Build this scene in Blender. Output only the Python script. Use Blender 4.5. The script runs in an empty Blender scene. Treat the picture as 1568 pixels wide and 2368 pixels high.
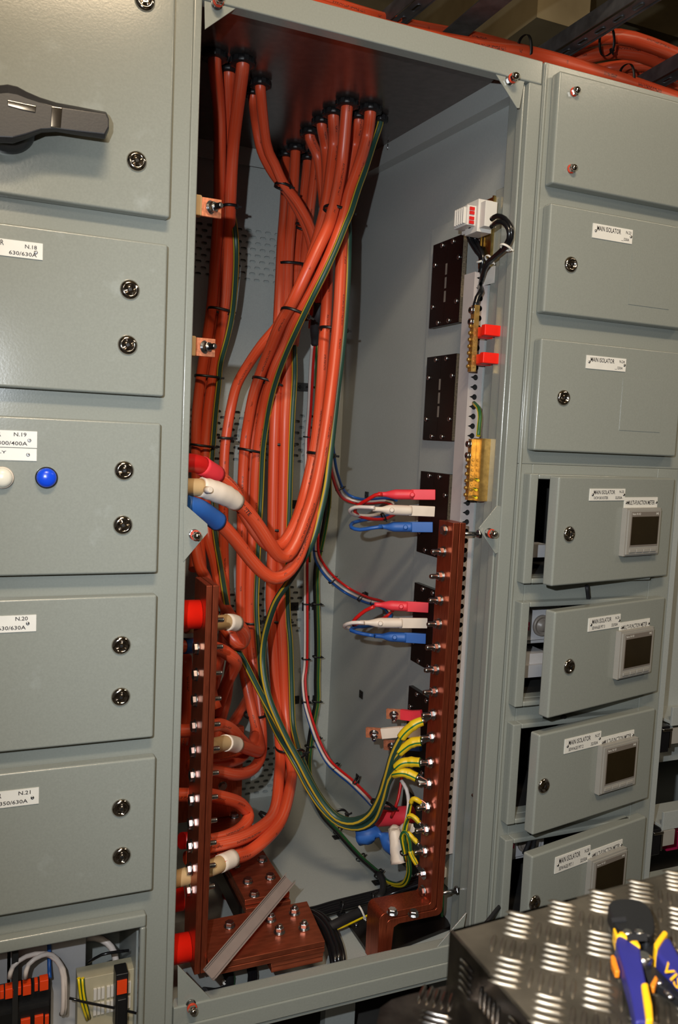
import bpy, math, random
from mathutils import Vector, Matrix
random.seed(7)
sc = bpy.context.scene
COL = sc.collection

# ------------------------------------------------------------------ camera
def _cam_axes(a, b, c):
    a, b, c = map(math.radians, (a, b, c))
    f = Vector((math.sin(a)*math.cos(b), math.cos(a)*math.cos(b), math.sin(b)))
    r = Vector((math.cos(a), -math.sin(a), 0)); d = f.cross(r)
    return math.cos(c)*r+math.sin(c)*d, -math.sin(c)*r+math.cos(c)*d, f
CR, CD, CF = _cam_axes(23.0767, -5.3364, -2.6713)
CP = Vector((-.34499, -1.53419, 1.1)); FPX = 1905.09
cam = bpy.data.cameras.new('camera'); co = bpy.data.objects.new('camera', cam); COL.objects.link(co)
cam.sensor_fit = 'VERTICAL'; cam.sensor_height = 23.6; cam.lens = FPX/2368*23.6
cam.clip_start = .05
M4 = Matrix((( CR.x, -CD.x, -CF.x, CP.x), (CR.y, -CD.y, -CF.y, CP.y), (CR.z, -CD.z, -CF.z, CP.z), (0, 0, 0, 1)))
co.matrix_world = M4; sc.camera = co
cam.dof.use_dof = True; cam.dof.focus_distance = 2.0; cam.dof.aperture_fstop = 6.3

def Y(px, py, y):
    "point where the sight line of a photo pixel meets the plane y = const"
    d = CR*((px-784)/FPX)+CD*((py-1184)/FPX)+CF; return CP+d*((y-CP.y)/d.y)
def X(px, py, x):
    d = CR*((px-784)/FPX)+CD*((py-1184)/FPX)+CF; return CP+d*((x-CP.x)/d.x)
def Z(px, py, z):
    d = CR*((px-784)/FPX)+CD*((py-1184)/FPX)+CF; return CP+d*((z-CP.z)/d.z)

def RF(px, py):
    "point of the slightly sloping cubicle roof sheet"
    d = CR*((px-784)/FPX)+CD*((py-1184)/FPX)+CF; return CP+d*((1.905+.048*CP.y-CP.z)/(d.z-.048*d.y))
def zroof(y): return 1.905+.048*y

# ------------------------------------------------------------------ light
w = bpy.data.worlds.new('world'); sc.world = w; w.use_nodes = True
w.node_tree.nodes['Background'].inputs[0].default_value = (1.0, .86, .68, 1)
w.node_tree.nodes['Background'].inputs[1].default_value = .05
def lamp(name, kind, loc, look, power, color, **k):
    l = bpy.data.lights.new(name, kind); l.energy = power; l.color = color
    for a, v in k.items(): setattr(l, a, v)
    o = bpy.data.objects.new(name, l); COL.objects.link(o); o.location = loc
    o.rotation_euler = (Vector(look)-Vector(loc)).to_track_quat('-Z', 'Y').to_euler()
    return o
lamp('camera_flash', 'SPOT', (-.50, -1.50, 1.24), (1.0, 0, .84), 97, (.90, .95, 1.0), spot_size=math.radians(106), spot_blend=.75, shadow_soft_size=.012)
lamp('ceiling_lamp_light', 'AREA', (-.15, -1.5, 2.62), (-.1, -.1, .9), 11, (1.0, .74, .46), shape='RECTANGLE', size=.62, size_y=.22)
lamp('high_lamp_light', 'AREA', (-.3, -2.2, 3.2), (.2, 0, .8), 42, (1.0, .82, .60), shape='RECTANGLE', size=.7, size_y=.15)
lamp('aisle_lamp_light', 'AREA', (2.6, -1.6, 3.0), (1.2, 0, 1.0), 12, (1.0, .82, .58), shape='RECTANGLE', size=1.2, size_y=.2)
lamp('rear_fill_light', 'AREA', (-.9, -3.6, 2.5), (.3, .6, .9), 14, (1.0, .88, .70), shape='RECTANGLE', size=1.4, size_y=.5)  # added fill behind the camera, evens out light in the open cabinet
sc.view_settings.view_transform = 'Standard'; sc.view_settings.look = 'None'
sc.view_settings.exposure = 0.0; sc.view_settings.gamma = 1.0; sc.view_settings.use_curve_mapping = False

# ------------------------------------------------------------------ materials
MATS = {}
def lin(c):
    return tuple(((v/255)/12.92 if v/255 <= .04045 else (((v/255)+.055)/1.055)**2.4) for v in c)+(1,)
def mat(name, rgb, rough=.5, metal=0, noise=.06, scale=30, bump=0, spec=.5, coat=0, rgb2=None, stretch=None, emit=None, trans=0, aniso=0):
    m = bpy.data.materials.new(name); m.use_nodes = True; nt = m.node_tree; N = nt.nodes; L = nt.links
    b = N['Principled BSDF']; c = lin(rgb)
    tc = N.new('ShaderNodeTexCoord'); mp = N.new('ShaderNodeMapping'); L.new(tc.outputs['Object'], mp.inputs[0])
    if stretch: mp.inputs['Scale'].default_value = stretch
    ns = N.new('ShaderNodeTexNoise'); ns.inputs['Scale'].default_value = scale; ns.inputs['Detail'].default_value = 5
    L.new(mp.outputs[0], ns.inputs['Vector'])
    mx = N.new('ShaderNodeMix'); mx.data_type = 'RGBA'
    c2 = lin(rgb2) if rgb2 else tuple(v*(1+noise*3) for v in c[:3])+(1,)
    c1 = c if rgb2 else tuple(v*(1-noise*3) for v in c[:3])+(1,)
    mx.inputs[6].default_value = c1; mx.inputs[7].default_value = c2
    rp = N.new('ShaderNodeMapRange'); rp.inputs[1].default_value = .3; rp.inputs[2].default_value = .7
    L.new(ns.outputs[0], rp.inputs[0]); L.new(rp.outputs[0], mx.inputs[0]); L.new(mx.outputs[2], b.inputs['Base Color'])
    b.inputs['Roughness'].default_value = rough; b.inputs['Metallic'].default_value = metal
    b.inputs['Specular IOR Level'].default_value = spec; b.inputs['Coat Weight'].default_value = coat
    b.inputs['Transmission Weight'].default_value = trans; b.inputs['Anisotropic'].default_value = aniso
    if emit: b.inputs['Emission Color'].default_value = lin(rgb); b.inputs['Emission Strength'].default_value = emit
    if bump:
        bp = N.new('ShaderNodeBump'); bp.inputs['Strength'].default_value = bump; bp.inputs['Distance'].default_value = .002
        L.new(ns.outputs[0], bp.inputs['Height']); L.new(bp.outputs[0], b.inputs['Normal'])
    MATS[name] = m; return m
mat('paint', (138, 142, 135), .17, noise=.012, scale=260, bump=.04)
mat('paint_inner', (156, 161, 158), .34, noise=.015, scale=240, bump=.05)
mat('paint_smudged', (138, 142, 135), .17, noise=.015, scale=260, bump=.04)
# dusty finger smudges on the door paint
def smudge(m):
    nt = m.node_tree; N = nt.nodes; L = nt.links; b = N['Principled BSDF']
    old = b.inputs['Base Color'].links[0].from_socket
    tc = N.new('ShaderNodeTexCoord'); n1 = N.new('ShaderNodeTexNoise'); n1.inputs['Scale'].default_value = 14; n1.inputs['Detail'].default_value = 4
    n1.inputs['Roughness'].default_value = .6; L.new(tc.outputs['Object'], n1.inputs['Vector'])
    r = N.new('ShaderNodeMapRange'); r.inputs[1].default_value = .62; r.inputs[2].default_value = .85; r.inputs[4].default_value = .3
    L.new(n1.outputs[0], r.inputs[0])
    mx = N.new('ShaderNodeMix'); mx.data_type = 'RGBA'; mx.inputs[7].default_value = lin((186, 194, 194))
    L.new(r.outputs[0], mx.inputs[0]); L.new(old, mx.inputs[6]); L.new(mx.outputs[2], b.inputs['Base Color'])
smudge(MATS['paint_smudged'])
mat('gland_plate', (116, 106, 102), .24, .8, noise=.05, scale=60, stretch=(1, 1, 1), bump=.03)
mat('copper', (176, 86, 58), .34, .85, noise=.07, scale=40, stretch=(6, 6, .7), bump=.06)
mat('copper_flat', (176, 92, 64), .32, .8, noise=.08, scale=30, stretch=(1, 4, 4), bump=.05)
mat('copper_bright', (226, 142, 104), .35, .6, noise=.1, scale=120, bump=.2)
mat('zinc', (176, 176, 176), .26, 1, noise=.06, scale=200)
mat('chrome', (205, 198, 190), .1, 1, noise=.02)
mat('yellow_zinc', (190, 165, 105), .3, 1, noise=.12, scale=60)
mat('brass', (190, 152, 84), .34, .8, noise=.08, scale=90)
mat('black_plastic', (22, 22, 23), .42, noise=.03)
mat('black_gloss', (20, 20, 22), .22, noise=.03)
mat('handle_plastic', (40, 40, 43), .4, noise=.03, scale=300, bump=.05)
mat('bakelite', (14, 9, 8), .3, noise=.08, scale=50, stretch=(1, 1, 8))
mat('bakelite_edge', (96, 84, 66), .6, noise=.2, scale=160, stretch=(1, 1, 3))
mat('duct_grey', (176, 168, 165), .5, noise=.01)
mat('duct_lid', (132, 118, 112), .5, noise=.02)
mat('white_plastic', (208, 204, 196), .45, noise=.01)
mat('white_label', (224, 222, 214), .45, noise=.01)
mat('text_ink', (40, 34, 34), .6, noise=.01)
mat('cream', (196, 164, 118), .55, noise=.03)
mat('shrink_white', (222, 208, 192), .5, noise=.02)
mat('shrink_red', (226, 54, 66), .5, noise=.02)
mat('shrink_blue', (42, 94, 170), .5, noise=.02)
mat('fibre_red', (196, 66, 40), .55, noise=.02)
mat('insulator_red', (236, 32, 14), .45, noise=.02)
mat('wire_red', (200, 24, 22), .4, noise=.02)
mat('wire_white', (220, 208, 200), .4, noise=.02)
mat('wire_blue', (30, 84, 160), .4, noise=.02)
mat('wire_green', (34, 84, 48), .4, noise=.02)
mat('led_white', (226, 222, 206), .3, noise=.01)
mat('led_blue', (20, 72, 216), .25, noise=.01)
mat('rubber_black', (30, 30, 32), .6, noise=.05)
mat('meter_grey', (150, 147, 140), .45, noise=.01)
mat('meter_bezel', (120, 112, 104), .4, noise=.01)
mat('lcd', (40, 32, 18), .12, noise=.03)
mat('galv', (112, 114, 118), .5, .7, noise=.12, scale=18, bump=.1)
mat('tread', (104, 96, 83), .4, .8, noise=.14, scale=22, bump=.08)
mat('tread_side', (120, 114, 108), .24, 1, noise=.2, scale=30, bump=.35)
mat('grip_blue', (34, 34, 104), .5, noise=.03)
mat('grip_yellow', (230, 170, 20), .45, noise=.02)
mat('orange_lever', (214, 120, 24), .45, noise=.02)
mat('relay_orange', (226, 66, 16), .5, noise=.02)
mat('terminal_beige', (172, 164, 138), .5, noise=.03)
mat('painted_inner_shade', (30, 29, 28), .7, noise=.05)  # shade inside enclosures put into the colour
mat('concrete', (150, 136, 104), .85, noise=.1, scale=3, rgb2=(112, 98, 70), bump=.3)
mat('floor_dark', (60, 58, 55), .7, noise=.08, scale=6)
mat('magenta', (190, 30, 80), .5, noise=.02)
mat('grey_device', (170, 170, 172), .5, noise=.02)

def sheath(name, rgb, dust, rough=.42):
    "cable sheath: uv.x runs round the cable, uv.y along it in metres"
    m = bpy.data.materials.new(name); m.use_nodes = True; nt = m.node_tree; N = nt.nodes; L = nt.links; b = N['Principled BSDF']
    uv = N.new('ShaderNodeUVMap'); sp = N.new('ShaderNodeSeparateXYZ'); L.new(uv.outputs[0], sp.inputs[0])
    def m_(op, a, c=None, v=None):
        x = N.new('ShaderNodeMath'); x.operation = op
        L.new(a, x.inputs[0]) if hasattr(a, 'node') else setattr(x.inputs[0], 'default_value', a)
        if c is not None: L.new(c, x.inputs[1])
        elif v is not None: x.inputs[1].default_value = v
        return x.outputs[0]
    cb = N.new('ShaderNodeCombineXYZ'); L.new(m_('MULTIPLY', sp.outputs[0], v=14), cb.inputs[0]); L.new(m_('MULTIPLY', sp.outputs[1], v=3), cb.inputs[1])
    n1 = N.new('ShaderNodeTexNoise'); n1.inputs['Scale'].default_value = 1.6; n1.inputs['Detail'].default_value = 6; L.new(cb.outputs[0], n1.inputs['Vector'])
    r1 = N.new('ShaderNodeMapRange'); r1.inputs[1].default_value = .5; r1.inputs[2].default_value = .82; r1.inputs[4].default_value = dust; L.new(n1.outputs[0], r1.inputs[0])
    mx = N.new('ShaderNodeMix'); mx.data_type = 'RGBA'; mx.inputs[6].default_value = lin(rgb); mx.inputs[7].default_value = lin((212, 128, 104)); L.new(r1.outputs[0], mx.inputs[0])
    # printed legend: broken dark marks in one narrow band round the sheath
    c2 = N.new('ShaderNodeCombineXYZ'); L.new(m_('MULTIPLY', sp.outputs[1], v=320), c2.inputs[0]); L.new(m_('MULTIPLY', sp.outputs[0], v=40), c2.inputs[1])
    n2 = N.new('ShaderNodeTexNoise'); n2.inputs['Scale'].default_value = 1; L.new(c2.outputs[0], n2.inputs['Vector'])
    band = m_('LESS_THAN', m_('ABSOLUTE', m_('SUBTRACT', sp.outputs[0], v=.5)), v=.028)
    c3 = N.new('ShaderNodeCombineXYZ'); L.new(m_('MULTIPLY', sp.outputs[1], v=9), c3.inputs[0])
    n3 = N.new('ShaderNodeTexNoise'); n3.inputs['Scale'].default_value = 1; L.new(c3.outputs[0], n3.inputs['Vector'])
    k = m_('MULTIPLY', m_('MULTIPLY', m_('GREATER_THAN', n2.outputs[0], v=.5), band), m_('GREATER_THAN', n3.outputs[0], v=.52))
    k = m_('MULTIPLY', k, v=.75)
    m2 = N.new('ShaderNodeMix'); m2.data_type = 'RGBA'; m2.inputs[7].default_value = (.03, .02, .02, 1)
    L.new(k, m2.inputs[0]); L.new(mx.outputs[2], m2.inputs[6]); L.new(m2.outputs[2], b.inputs['Base Color'])
    b.inputs['Roughness'].default_value = rough
    MATS[name] = m
sheath('orange_sheath', (210, 76, 42), .8, .38)
sheath('orange_dusty', (206, 74, 48), .85, .5)
def striped(name, a, c, frac, turns=1, wob=.12, edge=None):
    m = bpy.data.materials.new(name); m.use_nodes = True; nt = m.node_tree; N = nt.nodes; L = nt.links; b = N['Principled BSDF']
    uv = N.new('ShaderNodeUVMap'); sp = N.new('ShaderNodeSeparateXYZ'); L.new(uv.outputs[0], sp.inputs[0])
    n = N.new('ShaderNodeTexNoise'); n.noise_dimensions = '1D'; n.inputs['Scale'].default_value = 2.2; L.new(sp.outputs[1], n.inputs['W'])
    def M_(op, a_, b_=None, v=None):
        x = N.new('ShaderNodeMath'); x.operation = op; L.new(a_, x.inputs[0])
        if b_ is not None: L.new(b_, x.inputs[1])
        elif v is not None: x.inputs[1].default_value = v
        return x.outputs[0]
    t = M_('ADD', M_('MULTIPLY', sp.outputs[0], v=turns), M_('MULTIPLY', n.outputs[0], v=wob))
    f = M_('FRACT', t); k = M_('LESS_THAN', f, v=frac)
    mx = N.new('ShaderNodeMix'); mx.data_type = 'RGBA'; mx.inputs[6].default_value = lin(a); mx.inputs[7].default_value = lin(c)
    L.new(k, mx.inputs[0]); L.new(mx.outputs[2], b.inputs['Base Color']); b.inputs['Roughness'].default_value = .42
    MATS[name] = m
striped('earth_cable', (34, 66, 56), (190, 158, 44), .3, 3, .1)
striped('earth_wire', (30, 84, 44), (226, 196, 20), .42, 2, .3)
striped('earth_sleeve', (222, 186, 28), (30, 104, 50), .1, 2, 0)

# ------------------------------------------------------------------ mesh builder
def frame(n):
    n = n.normalized(); a = Vector((0, 0, 1)) if abs(n.z) < .9 else Vector((1, 0, 0))
    u = a.cross(n).normalized(); return u, n.cross(u), n
def spline(pts, step=.012):
    if len(pts) < 3: return pts
    P = [pts[0]*2-pts[1]]+pts+[pts[-1]*2-pts[-2]]; out = []
    for i in range(1, len(P)-2):
        a, b, c, d = P[i-1:i+3]; n = max(2, int((c-b).length/step))
        for k in range(n):
            t = k/n; out.append(.5*((2*b)+(c-a)*t+(2*a-5*b+4*c-d)*t*t+(3*b-a-3*c+d)*t**3))
    out.append(P[-2]); return out
TXT = {}
def text_geo(s):
    if s in TXT: return TXT[s]
    cu = bpy.data.curves.new('t', 'FONT'); cu.body = s; cu.resolution_u = 2; cu.offset = .012
    o = bpy.data.objects.new('t', cu); me = o.to_mesh()
    v = [Vector(x.co) for x in me.vertices]; f = [tuple(p.vertices) for p in me.polygons]
    o.to_mesh_clear(); bpy.data.objects.remove(o); bpy.data.curves.remove(cu)
    x0 = min(a.x for a in v); x1 = max(a.x for a in v); y0 = min(a.y for a in v); y1 = max(a.y for a in v)
    v = [((a.x-x0)/(x1-x0), (a.y-y0)/(y1-y0)) for a in v]; TXT[s] = (v, f); return TXT[s]
class MB:
    def __init__(s): s.v = []; s.f = []; s.m = 0
    def add(s, vs, fs, smooth=False, uvs=None):
        o = len(s.v); s.v += [Vector(p) for p in vs]
        for i, f in enumerate(fs): s.f.append((tuple(k+o for k in f), s.m, smooth, uvs[i] if uvs else None))
        return s
    def mat(s, i): s.m = i; return s
    def box(s, a, b):
        x0, y0, z0 = [min(a[i], b[i]) for i in range(3)]; x1, y1, z1 = [max(a[i], b[i]) for i in range(3)]
        return s.add([(x0, y0, z0), (x1, y0, z0), (x1, y1, z0), (x0, y1, z0), (x0, y0, z1), (x1, y0, z1), (x1, y1, z1), (x0, y1, z1)],
                     [(3, 2, 1, 0), (4, 5, 6, 7), (0, 1, 5, 4), (1, 2, 6, 5), (2, 3, 7, 6), (3, 0, 4, 7)])
    def prism(s, pts, n):
        "closed outline pushed along vector n"
        pts = [Vector(p) for p in pts]; n = Vector(n); k = len(pts)
        nn = Vector((0, 0, 0))
        for i in range(k): nn += (pts[i]-pts[0]).cross(pts[(i+1) % k]-pts[0])
        if nn.dot(n) > 0: pts = pts[::-1]
        return s.add(pts+[p+n for p in pts], [tuple(range(k)), tuple(range(2*k-1, k-1, -1))]+[((i+1) % k, i, i+k, (i+1) % k+k) for i in range(k)])
    def obox(s, o, u, v, n, du, dv, dn):
        o = Vector(o); u, v, n = [Vector(q).normalized() for q in (u, v, n)]
        c = [o+u*(du*a/2)+v*(dv*b/2) for a, b in ((-1, -1), (1, -1), (1, 1), (-1, 1))]
        return s.prism([p-n*dn/2 for p in c], n*dn)
    def lathe(s, p, ax, prof, n=16, smooth=True, rot=0):
        p = Vector(p); u, v, a = frame(Vector(ax)); vs = []; fs = []
        for t, r in prof:
            for i in range(n):
                q = 2*math.pi*i/n+rot; vs.append(p+a*t+(u*math.cos(q)+v*math.sin(q))*max(r, 1e-5))
        for j in range(len(prof)-1):
            for i in range(n): fs.append((j*n+i, j*n+(i+1) % n, (j+1)*n+(i+1) % n, (j+1)*n+i))
        s.add(vs, fs, smooth); k = len(prof)
        o = len(s.v)-len(vs)
        s.f.append((tuple(o+i for i in range(n))[::-1], s.m, False, None)); s.f.append((tuple(o+(k-1)*n+i for i in range(n)), s.m, False, None))
        return s
    def cyl(s, a, b, r, n=16, r2=None):
        a = Vector(a); b = Vector(b); return s.lathe(a, b-a, [(0, r), ((b-a).length, r if r2 is None else r2)], n)
    def hex(s, p, ax, r, h, rot=0):
        return s.lathe(p, ax, [(0, r*.93), (h*.12, r), (h*.88, r), (h, r*.9)], 6, False, rot)
    def tube(s, pts, r, n=12, step=.012, rr=None, sp=True, v0=0):
        P = spline(pts, step) if sp else pts
        vs = []; t = (P[1]-P[0]).normalized(); u = frame(t)[0]; L = v0; Ls = []
        for i, p in enumerate(P):
            t2 = (P[min(i+1, len(P)-1)]-P[max(i-1, 0)]).normalized()
            u = (u-t2*u.dot(t2)).normalized(); w_ = t2.cross(u)
            if i: L += (P[i]-P[i-1]).length
            Ls.append(L); q = r if rr is None else rr(i/(len(P)-1))
            for k in range(n):
                a = 2*math.pi*k/n; vs.append(p+(u*math.cos(a)+w_*math.sin(a))*q)
        fs = []; uv = []
        for i in range(len(P)-1):
            for k in range(n):
                fs.append((i*n+k, i*n+(k+1) % n, (i+1)*n+(k+1) % n, (i+1)*n+k))
                uv.append(((k/n, Ls[i]), ((k+1)/n, Ls[i]), ((k+1)/n, Ls[i+1]), (k/n, Ls[i+1])))
        s.add(vs, fs, True, uv); o = len(s.v)-len(vs)
        s.f.append((tuple(o+i for i in range(n))[::-1], s.m, False, None)); s.f.append((tuple(o+(len(P)-1)*n+i for i in range(n)), s.m, False, None))
        return s
    def cell(s, o, u, v, du, dv, hole, depth):
        "one panel cell with a punched hole; hole outline is ccw about the cell centre"
        o = Vector(o); u = Vector(u).normalized(); v = Vector(v).normalized(); n = u.cross(v); k = len(hole)
        hx, hy = du/2, dv/2; out = []
        for a, b in hole:
            q = math.atan2(b, a); c, d = math.cos(q), math.sin(q); t = min(hx/abs(c) if abs(c) > 1e-9 else 1e9, hy/abs(d) if abs(d) > 1e-9 else 1e9); out.append((c*t, d*t))
        P = lambda a, b, e=0: o+u*a+v*b-n*e
        vs = [P(*h) for h in hole]+[P(*h) for h in out]+[P(h[0], h[1], depth) for h in hole]+[P(-hx, -hy), P(hx, -hy), P(hx, hy), P(-hx, hy)]
        fs = []
        def side(p):
            return 0 if abs(p[0]-hx) < 1e-7 else 1 if abs(p[1]-hy) < 1e-7 else 2 if abs(p[0]+hx) < 1e-7 else 3
        for i in range(k):
            j = (i+1) % k; a, b = side(out[i]), side(out[j])
            if a == b: fs.append((i, k+i, k+j, j))
            else:
                c = {(0, 1): 2, (1, 2): 3, (2, 3): 0, (3, 0): 1}.get((a, b))
                fs.append((i, k+i, 3*k+c, k+j, j) if c is not None else (i, k+i, k+j, j))
            fs.append((j, i, 2*k+i, 2*k+j)) if depth else None
        return s.add(vs, fs)
    def text(s, st, o, u, v, w_, h):
        vs, fs = text_geo(st); o = Vector(o); u = Vector(u).normalized(); v = Vector(v).normalized()
        return s.add([o+u*(a*w_)+v*(b*h) for a, b in vs], fs)
WO = {}
def build(name, mb, mats, parent=None, local=False, bevel=0, seg=2, loc=None):
    me = bpy.data.meshes.new(name)
    if parent is not None: off = Vector((0, 0, 0)) if local else WO[parent.name]
    else:
        if loc is None:
            xs = [p.x for p in mb.v]; ys = [p.y for p in mb.v]; zs = [p.z for p in mb.v]
            loc = Vector(((min(xs)+max(xs))/2, (min(ys)+max(ys))/2, min(zs)))
        off = Vector(loc)
    me.from_pydata([tuple(p-off) for p in mb.v], [], [f[0] for f in mb.f])
    if any(f[3] for f in mb.f):
        uv = me.uv_layers.new(name='UVMap'); i = 0
        for f in mb.f:
            for k in range(len(f[0])): uv.data[i].uv = f[3][k] if f[3] else (0, 0); i += 1
    for p, f in zip(me.polygons, mb.f): p.material_index = f[1]; p.use_smooth = f[2]
    for m in (mats if isinstance(mats, (list, tuple)) else [mats]): me.materials.append(MATS[m])
    o = bpy.data.objects.new(name, me); COL.objects.link(o)
    if parent is not None: o.parent = parent; WO[o.name] = Vector((0, 0, 0)) if local else WO[parent.name].copy()
    else: o.location = off; WO[o.name] = off.copy()
    if bevel:
        b = o.modifiers.new('bevel', 'BEVEL'); b.width = bevel; b.segments = seg; b.limit_method = 'ANGLE'; b.angle_limit = math.radians(40)
        if not any(f[2] for f in mb.f):
            for p in me.polygons: p.use_smooth = True
            wn = o.modifiers.new('wn', 'WEIGHTED_NORMAL'); wn.keep_sharp = False; wn.weight = 80
    return o
def tag(o, label, cat, group=None, kind=None):
    o['label'] = label; o['category'] = cat
    if group: o['group'] = group
    if kind: o['kind'] = kind
    return o
def thing(name, label, cat, loc, group=None, rz=0):
    o = bpy.data.objects.new(name, None); COL.objects.link(o); o.location = loc; o.rotation_euler = (0, 0, rz); o.empty_display_size = .02
    WO[o.name] = Vector(loc); return tag(o, label, cat, group)
def struct(name, mb, m, **k):
    o = build(name, mb, m, **k); o['kind'] = 'structure'; o['label'] = name.replace('_', ' '); return o
def dup(root, loc, rz=0, label=None, group=None):
    r = root.copy(); COL.objects.link(r); r.location = loc; r.rotation_euler = (0, 0, rz); WO[r.name] = Vector(loc)
    if label: r['label'] = label
    if group: r['group'] = group
    for ch in root.children:
        c = ch.copy(); COL.objects.link(c); c.parent = r
        for g in ch.children:
            d = g.copy(); COL.objects.link(d); d.parent = c
    return r
UX, UY, UZ = Vector((1, 0, 0)), Vector((0, 1, 0)), Vector((0, 0, 1))

# fasteners -----------------------------------------------------------
def nut_stud(mb, p, ax, r=.0095, stud=.03, sr=.0052, washer=True):
    ax = Vector(ax).normalized(); t = 0
    if washer: mb.lathe(p, ax, [(0, r*1.25), (.002, r*1.25)], 18); mb.lathe(Vector(p)+ax*.002, ax, [(0, r*1.05), (.002, r*1.05)], 18); t = .004
    mb.hex(Vector(p)+ax*t, ax, r, .009); t += .009
    if stud > 0:
        pr = []; k = 0; q = 0
        while q < stud-.003: pr += [(q, sr), (q+.0008, sr*.86)]; q += .0018
        pr += [(stud-.002, sr*.95), (stud, sr*.7)]
        mb.lathe(Vector(p)+ax*t, ax, pr, 12)
    return mb
def hex_head(mb, p, ax, r=.0095, h=.007):
    ax = Vector(ax).normalized()
    mb.lathe(p, ax, [(0, r*1.25), (.002, r*1.25)], 18); return mb.hex(Vector(p)+ax*.002, ax, r, h)
def screw(mb, p, ax, r=.005):
    ax = Vector(ax).normalized(); mb.lathe(p, ax, [(0, r), (r*.35, r*.96), (r*.6, r*.72), (r*.68, r*.3), (r*.3, r*.12)], 12); return mb

# ------------------------------------------------------------------ the room
m = MB().box((-3, -4, -.5), (5, 4, -.42)); struct('floor', m, 'floor_dark')
m = MB().box((-3, -4, 3.55), (5, 4, 3.65)); struct('ceiling', m, 'concrete')
m = MB().box((-3, 2.4, -.42), (5, 2.5, 3.55)); struct('wall_back', m, 'concrete')
m = MB().box((-3, -4.1, -.42), (5, -4, 3.55)); struct('wall_front', m, 'concrete')

# ------------------------------------------------------------------ door fittings
def lock(p, parent, local, tilt=0):
    mb = MB(); n = -UY
    mb.lathe(p, n, [(0, .0175), (.0015, .0175), (.004, .0155), (.0062, .012), (.0062, .0105), (.002, .0095), (.001, .0001)], 28)
    c, s_ = math.cos(tilt), math.sin(tilt)
    mb.obox(Vector(p)+n*.0035, (c, 0, s_), (-s_, 0, c), n, .0085, .0085, .006)
    mb.mat(1).obox(Vector(p)+n*.0066, (c, 0, s_), (-s_, 0, c), n, .0048, .0048, .0006)
    return build('door_lock', mb, ['chrome', 'black_plastic'], parent, local)
def plate(x0, x1, z0, z1, y, texts, parent, local, screws=()):
    mb = MB().box((x0, y, z0), (x1, y-.0018, z1)); mb.mat(1)
    for st, tx, tz, tw, th in texts: mb.text(st, (x0+(x1-x0)*tx, y-.0021, z0+(z1-z0)*tz), UX, UZ, (x1-x0)*tw, (z1-z0)*th)
    mb.mat(2)
    for sx, sz in screws: screw(mb, (x0+(x1-x0)*sx, y-.0018, z0+(z1-z0)*sz), -UY, .0032)
    return build('name_plate', mb, ['white_label', 'text_ink', 'zinc'], parent, local)

# ------------------------------------------------------------------ left cabinet
FD = -.028      # front of closed doors
LC = thing('left_switchboard_cabinet', 'grey-green switchboard cabinet at the left with five closed compartment doors, rotary handle and locks', 'switchboard cabinet', (-.3, .3, -.14))
m = MB()
m.box((-.58, 0, -.35), (-.018, .012, -.0)) if 0 else None
m.prism([(-.7, 0, .152), (-.066, 0, .152), (-.066, 0, -.35), (-.016, 0, -.35), (-.016, 0, 2.0), (-.7, 0, 2.0)], (0, .03, 0)); m.box((-.016, .006, -.35), (0, .03, 2.0))
m.box((-.7, 0, -.35), (-.6, .03, .152)); m.box((-.6, 0, -.35), (-.066, .03, -.16))
build('frame', m, 'paint', LC, bevel=.0035)
m = MB().box((-.75, .03, 1.9), (-.3, .98, 1.94)); m.box((-.75, .98, -.35), (-.3, 1.0, 1.94)); m.box((-.75, .03, -.35), (-.73, .98, 1.9)); build('carcass', m, 'paint_inner', LC)
m = MB().box((-.3, .03, -.16), (-.29, .98, 1.9)); m.box((-.6, .26, -.16), (-.3, .27, .152)); m.box((-.6, .03, -.17), (-.3, .27, -.16)); build('inner_partition', m, 'painted_inner_shade', LC)
# rim of the open bottom compartment
m = MB()
zt = Y(331, 2111, -.015).z; xr = -.063
m.box((-.6, -.022, zt-.026), (xr, 0, zt)); m.box((xr-.011, -.022, -.35), (xr, 0, zt-.026)); build('open_compartment_rim', m, 'paint', LC, bevel=.004)
rows = [('17', None, 503, 388), ('18', 563, 917, 373), ('19', 978, 1325, 358), ('20', 1376, 1706, 350), ('21', 1752, 2060, 349)]
XR = [-.055, -.057, -.061, -.060, -.054]
doors = []
for i, (nm, yt, yb, px) in enumerate(rows):
    z1 = Y(px, yt, FD).z if yt else 2.02; z0 = Y(px, yb, FD).z
    d = build('compartment_door', MB().box((-.62, -.002, z0), (XR[i], FD, z1)), 'paint_smudged', LC, bevel=.0045, seg=3); doors.append((d, z0, z1))
for di, px, py, tl in ((0, 316, 373, .4), (0, 335, 2, .2), (1, 300, 670, .3), (1, 295, 798, .5), (2, 287, 1088, .1), (2, 284, 1214, .45), (3, 280, 1492, .1), (3, 279, 1611, .05), (4, 280, 1868, .1), (4, 281, 1979, .15)):
    lock(Y(px, py, FD), doors[di][0], False, tl)
def lplate(di, px, yt, yb, texts, sc_):
    a = Y(px, yt, FD); b = Y(px, yb, FD); plate(a.x-.155, a.x, b.z, a.z, FD, texts, doors[di][0], False, sc_)
lplate(1, 99, 564, 602, [('MAIN ISOLATOR', .14, .62, .47, .32), ('N.18', .82, .58, .12, .24), ('630/630A', .66, .12, .28, .24)], [(.93, .42), (.05, .42)])
lplate(2, 86, 998, 1036, [('MAIN ISOLATOR', .2, .62, .43, .32), ('N.19', .76, .66, .13, .24), ('02', .4, .12, .08, .24), ('300/400A', .6, .12, .3, .24)], [(.92, .45), (.05, .45)])
lplate(2, 85, 1038, 1066, [('G SUPPLY', .34, .55, .35, .22), ('IABLE', .33, .15, .22, .22)], [(.91, .5)])
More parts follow.
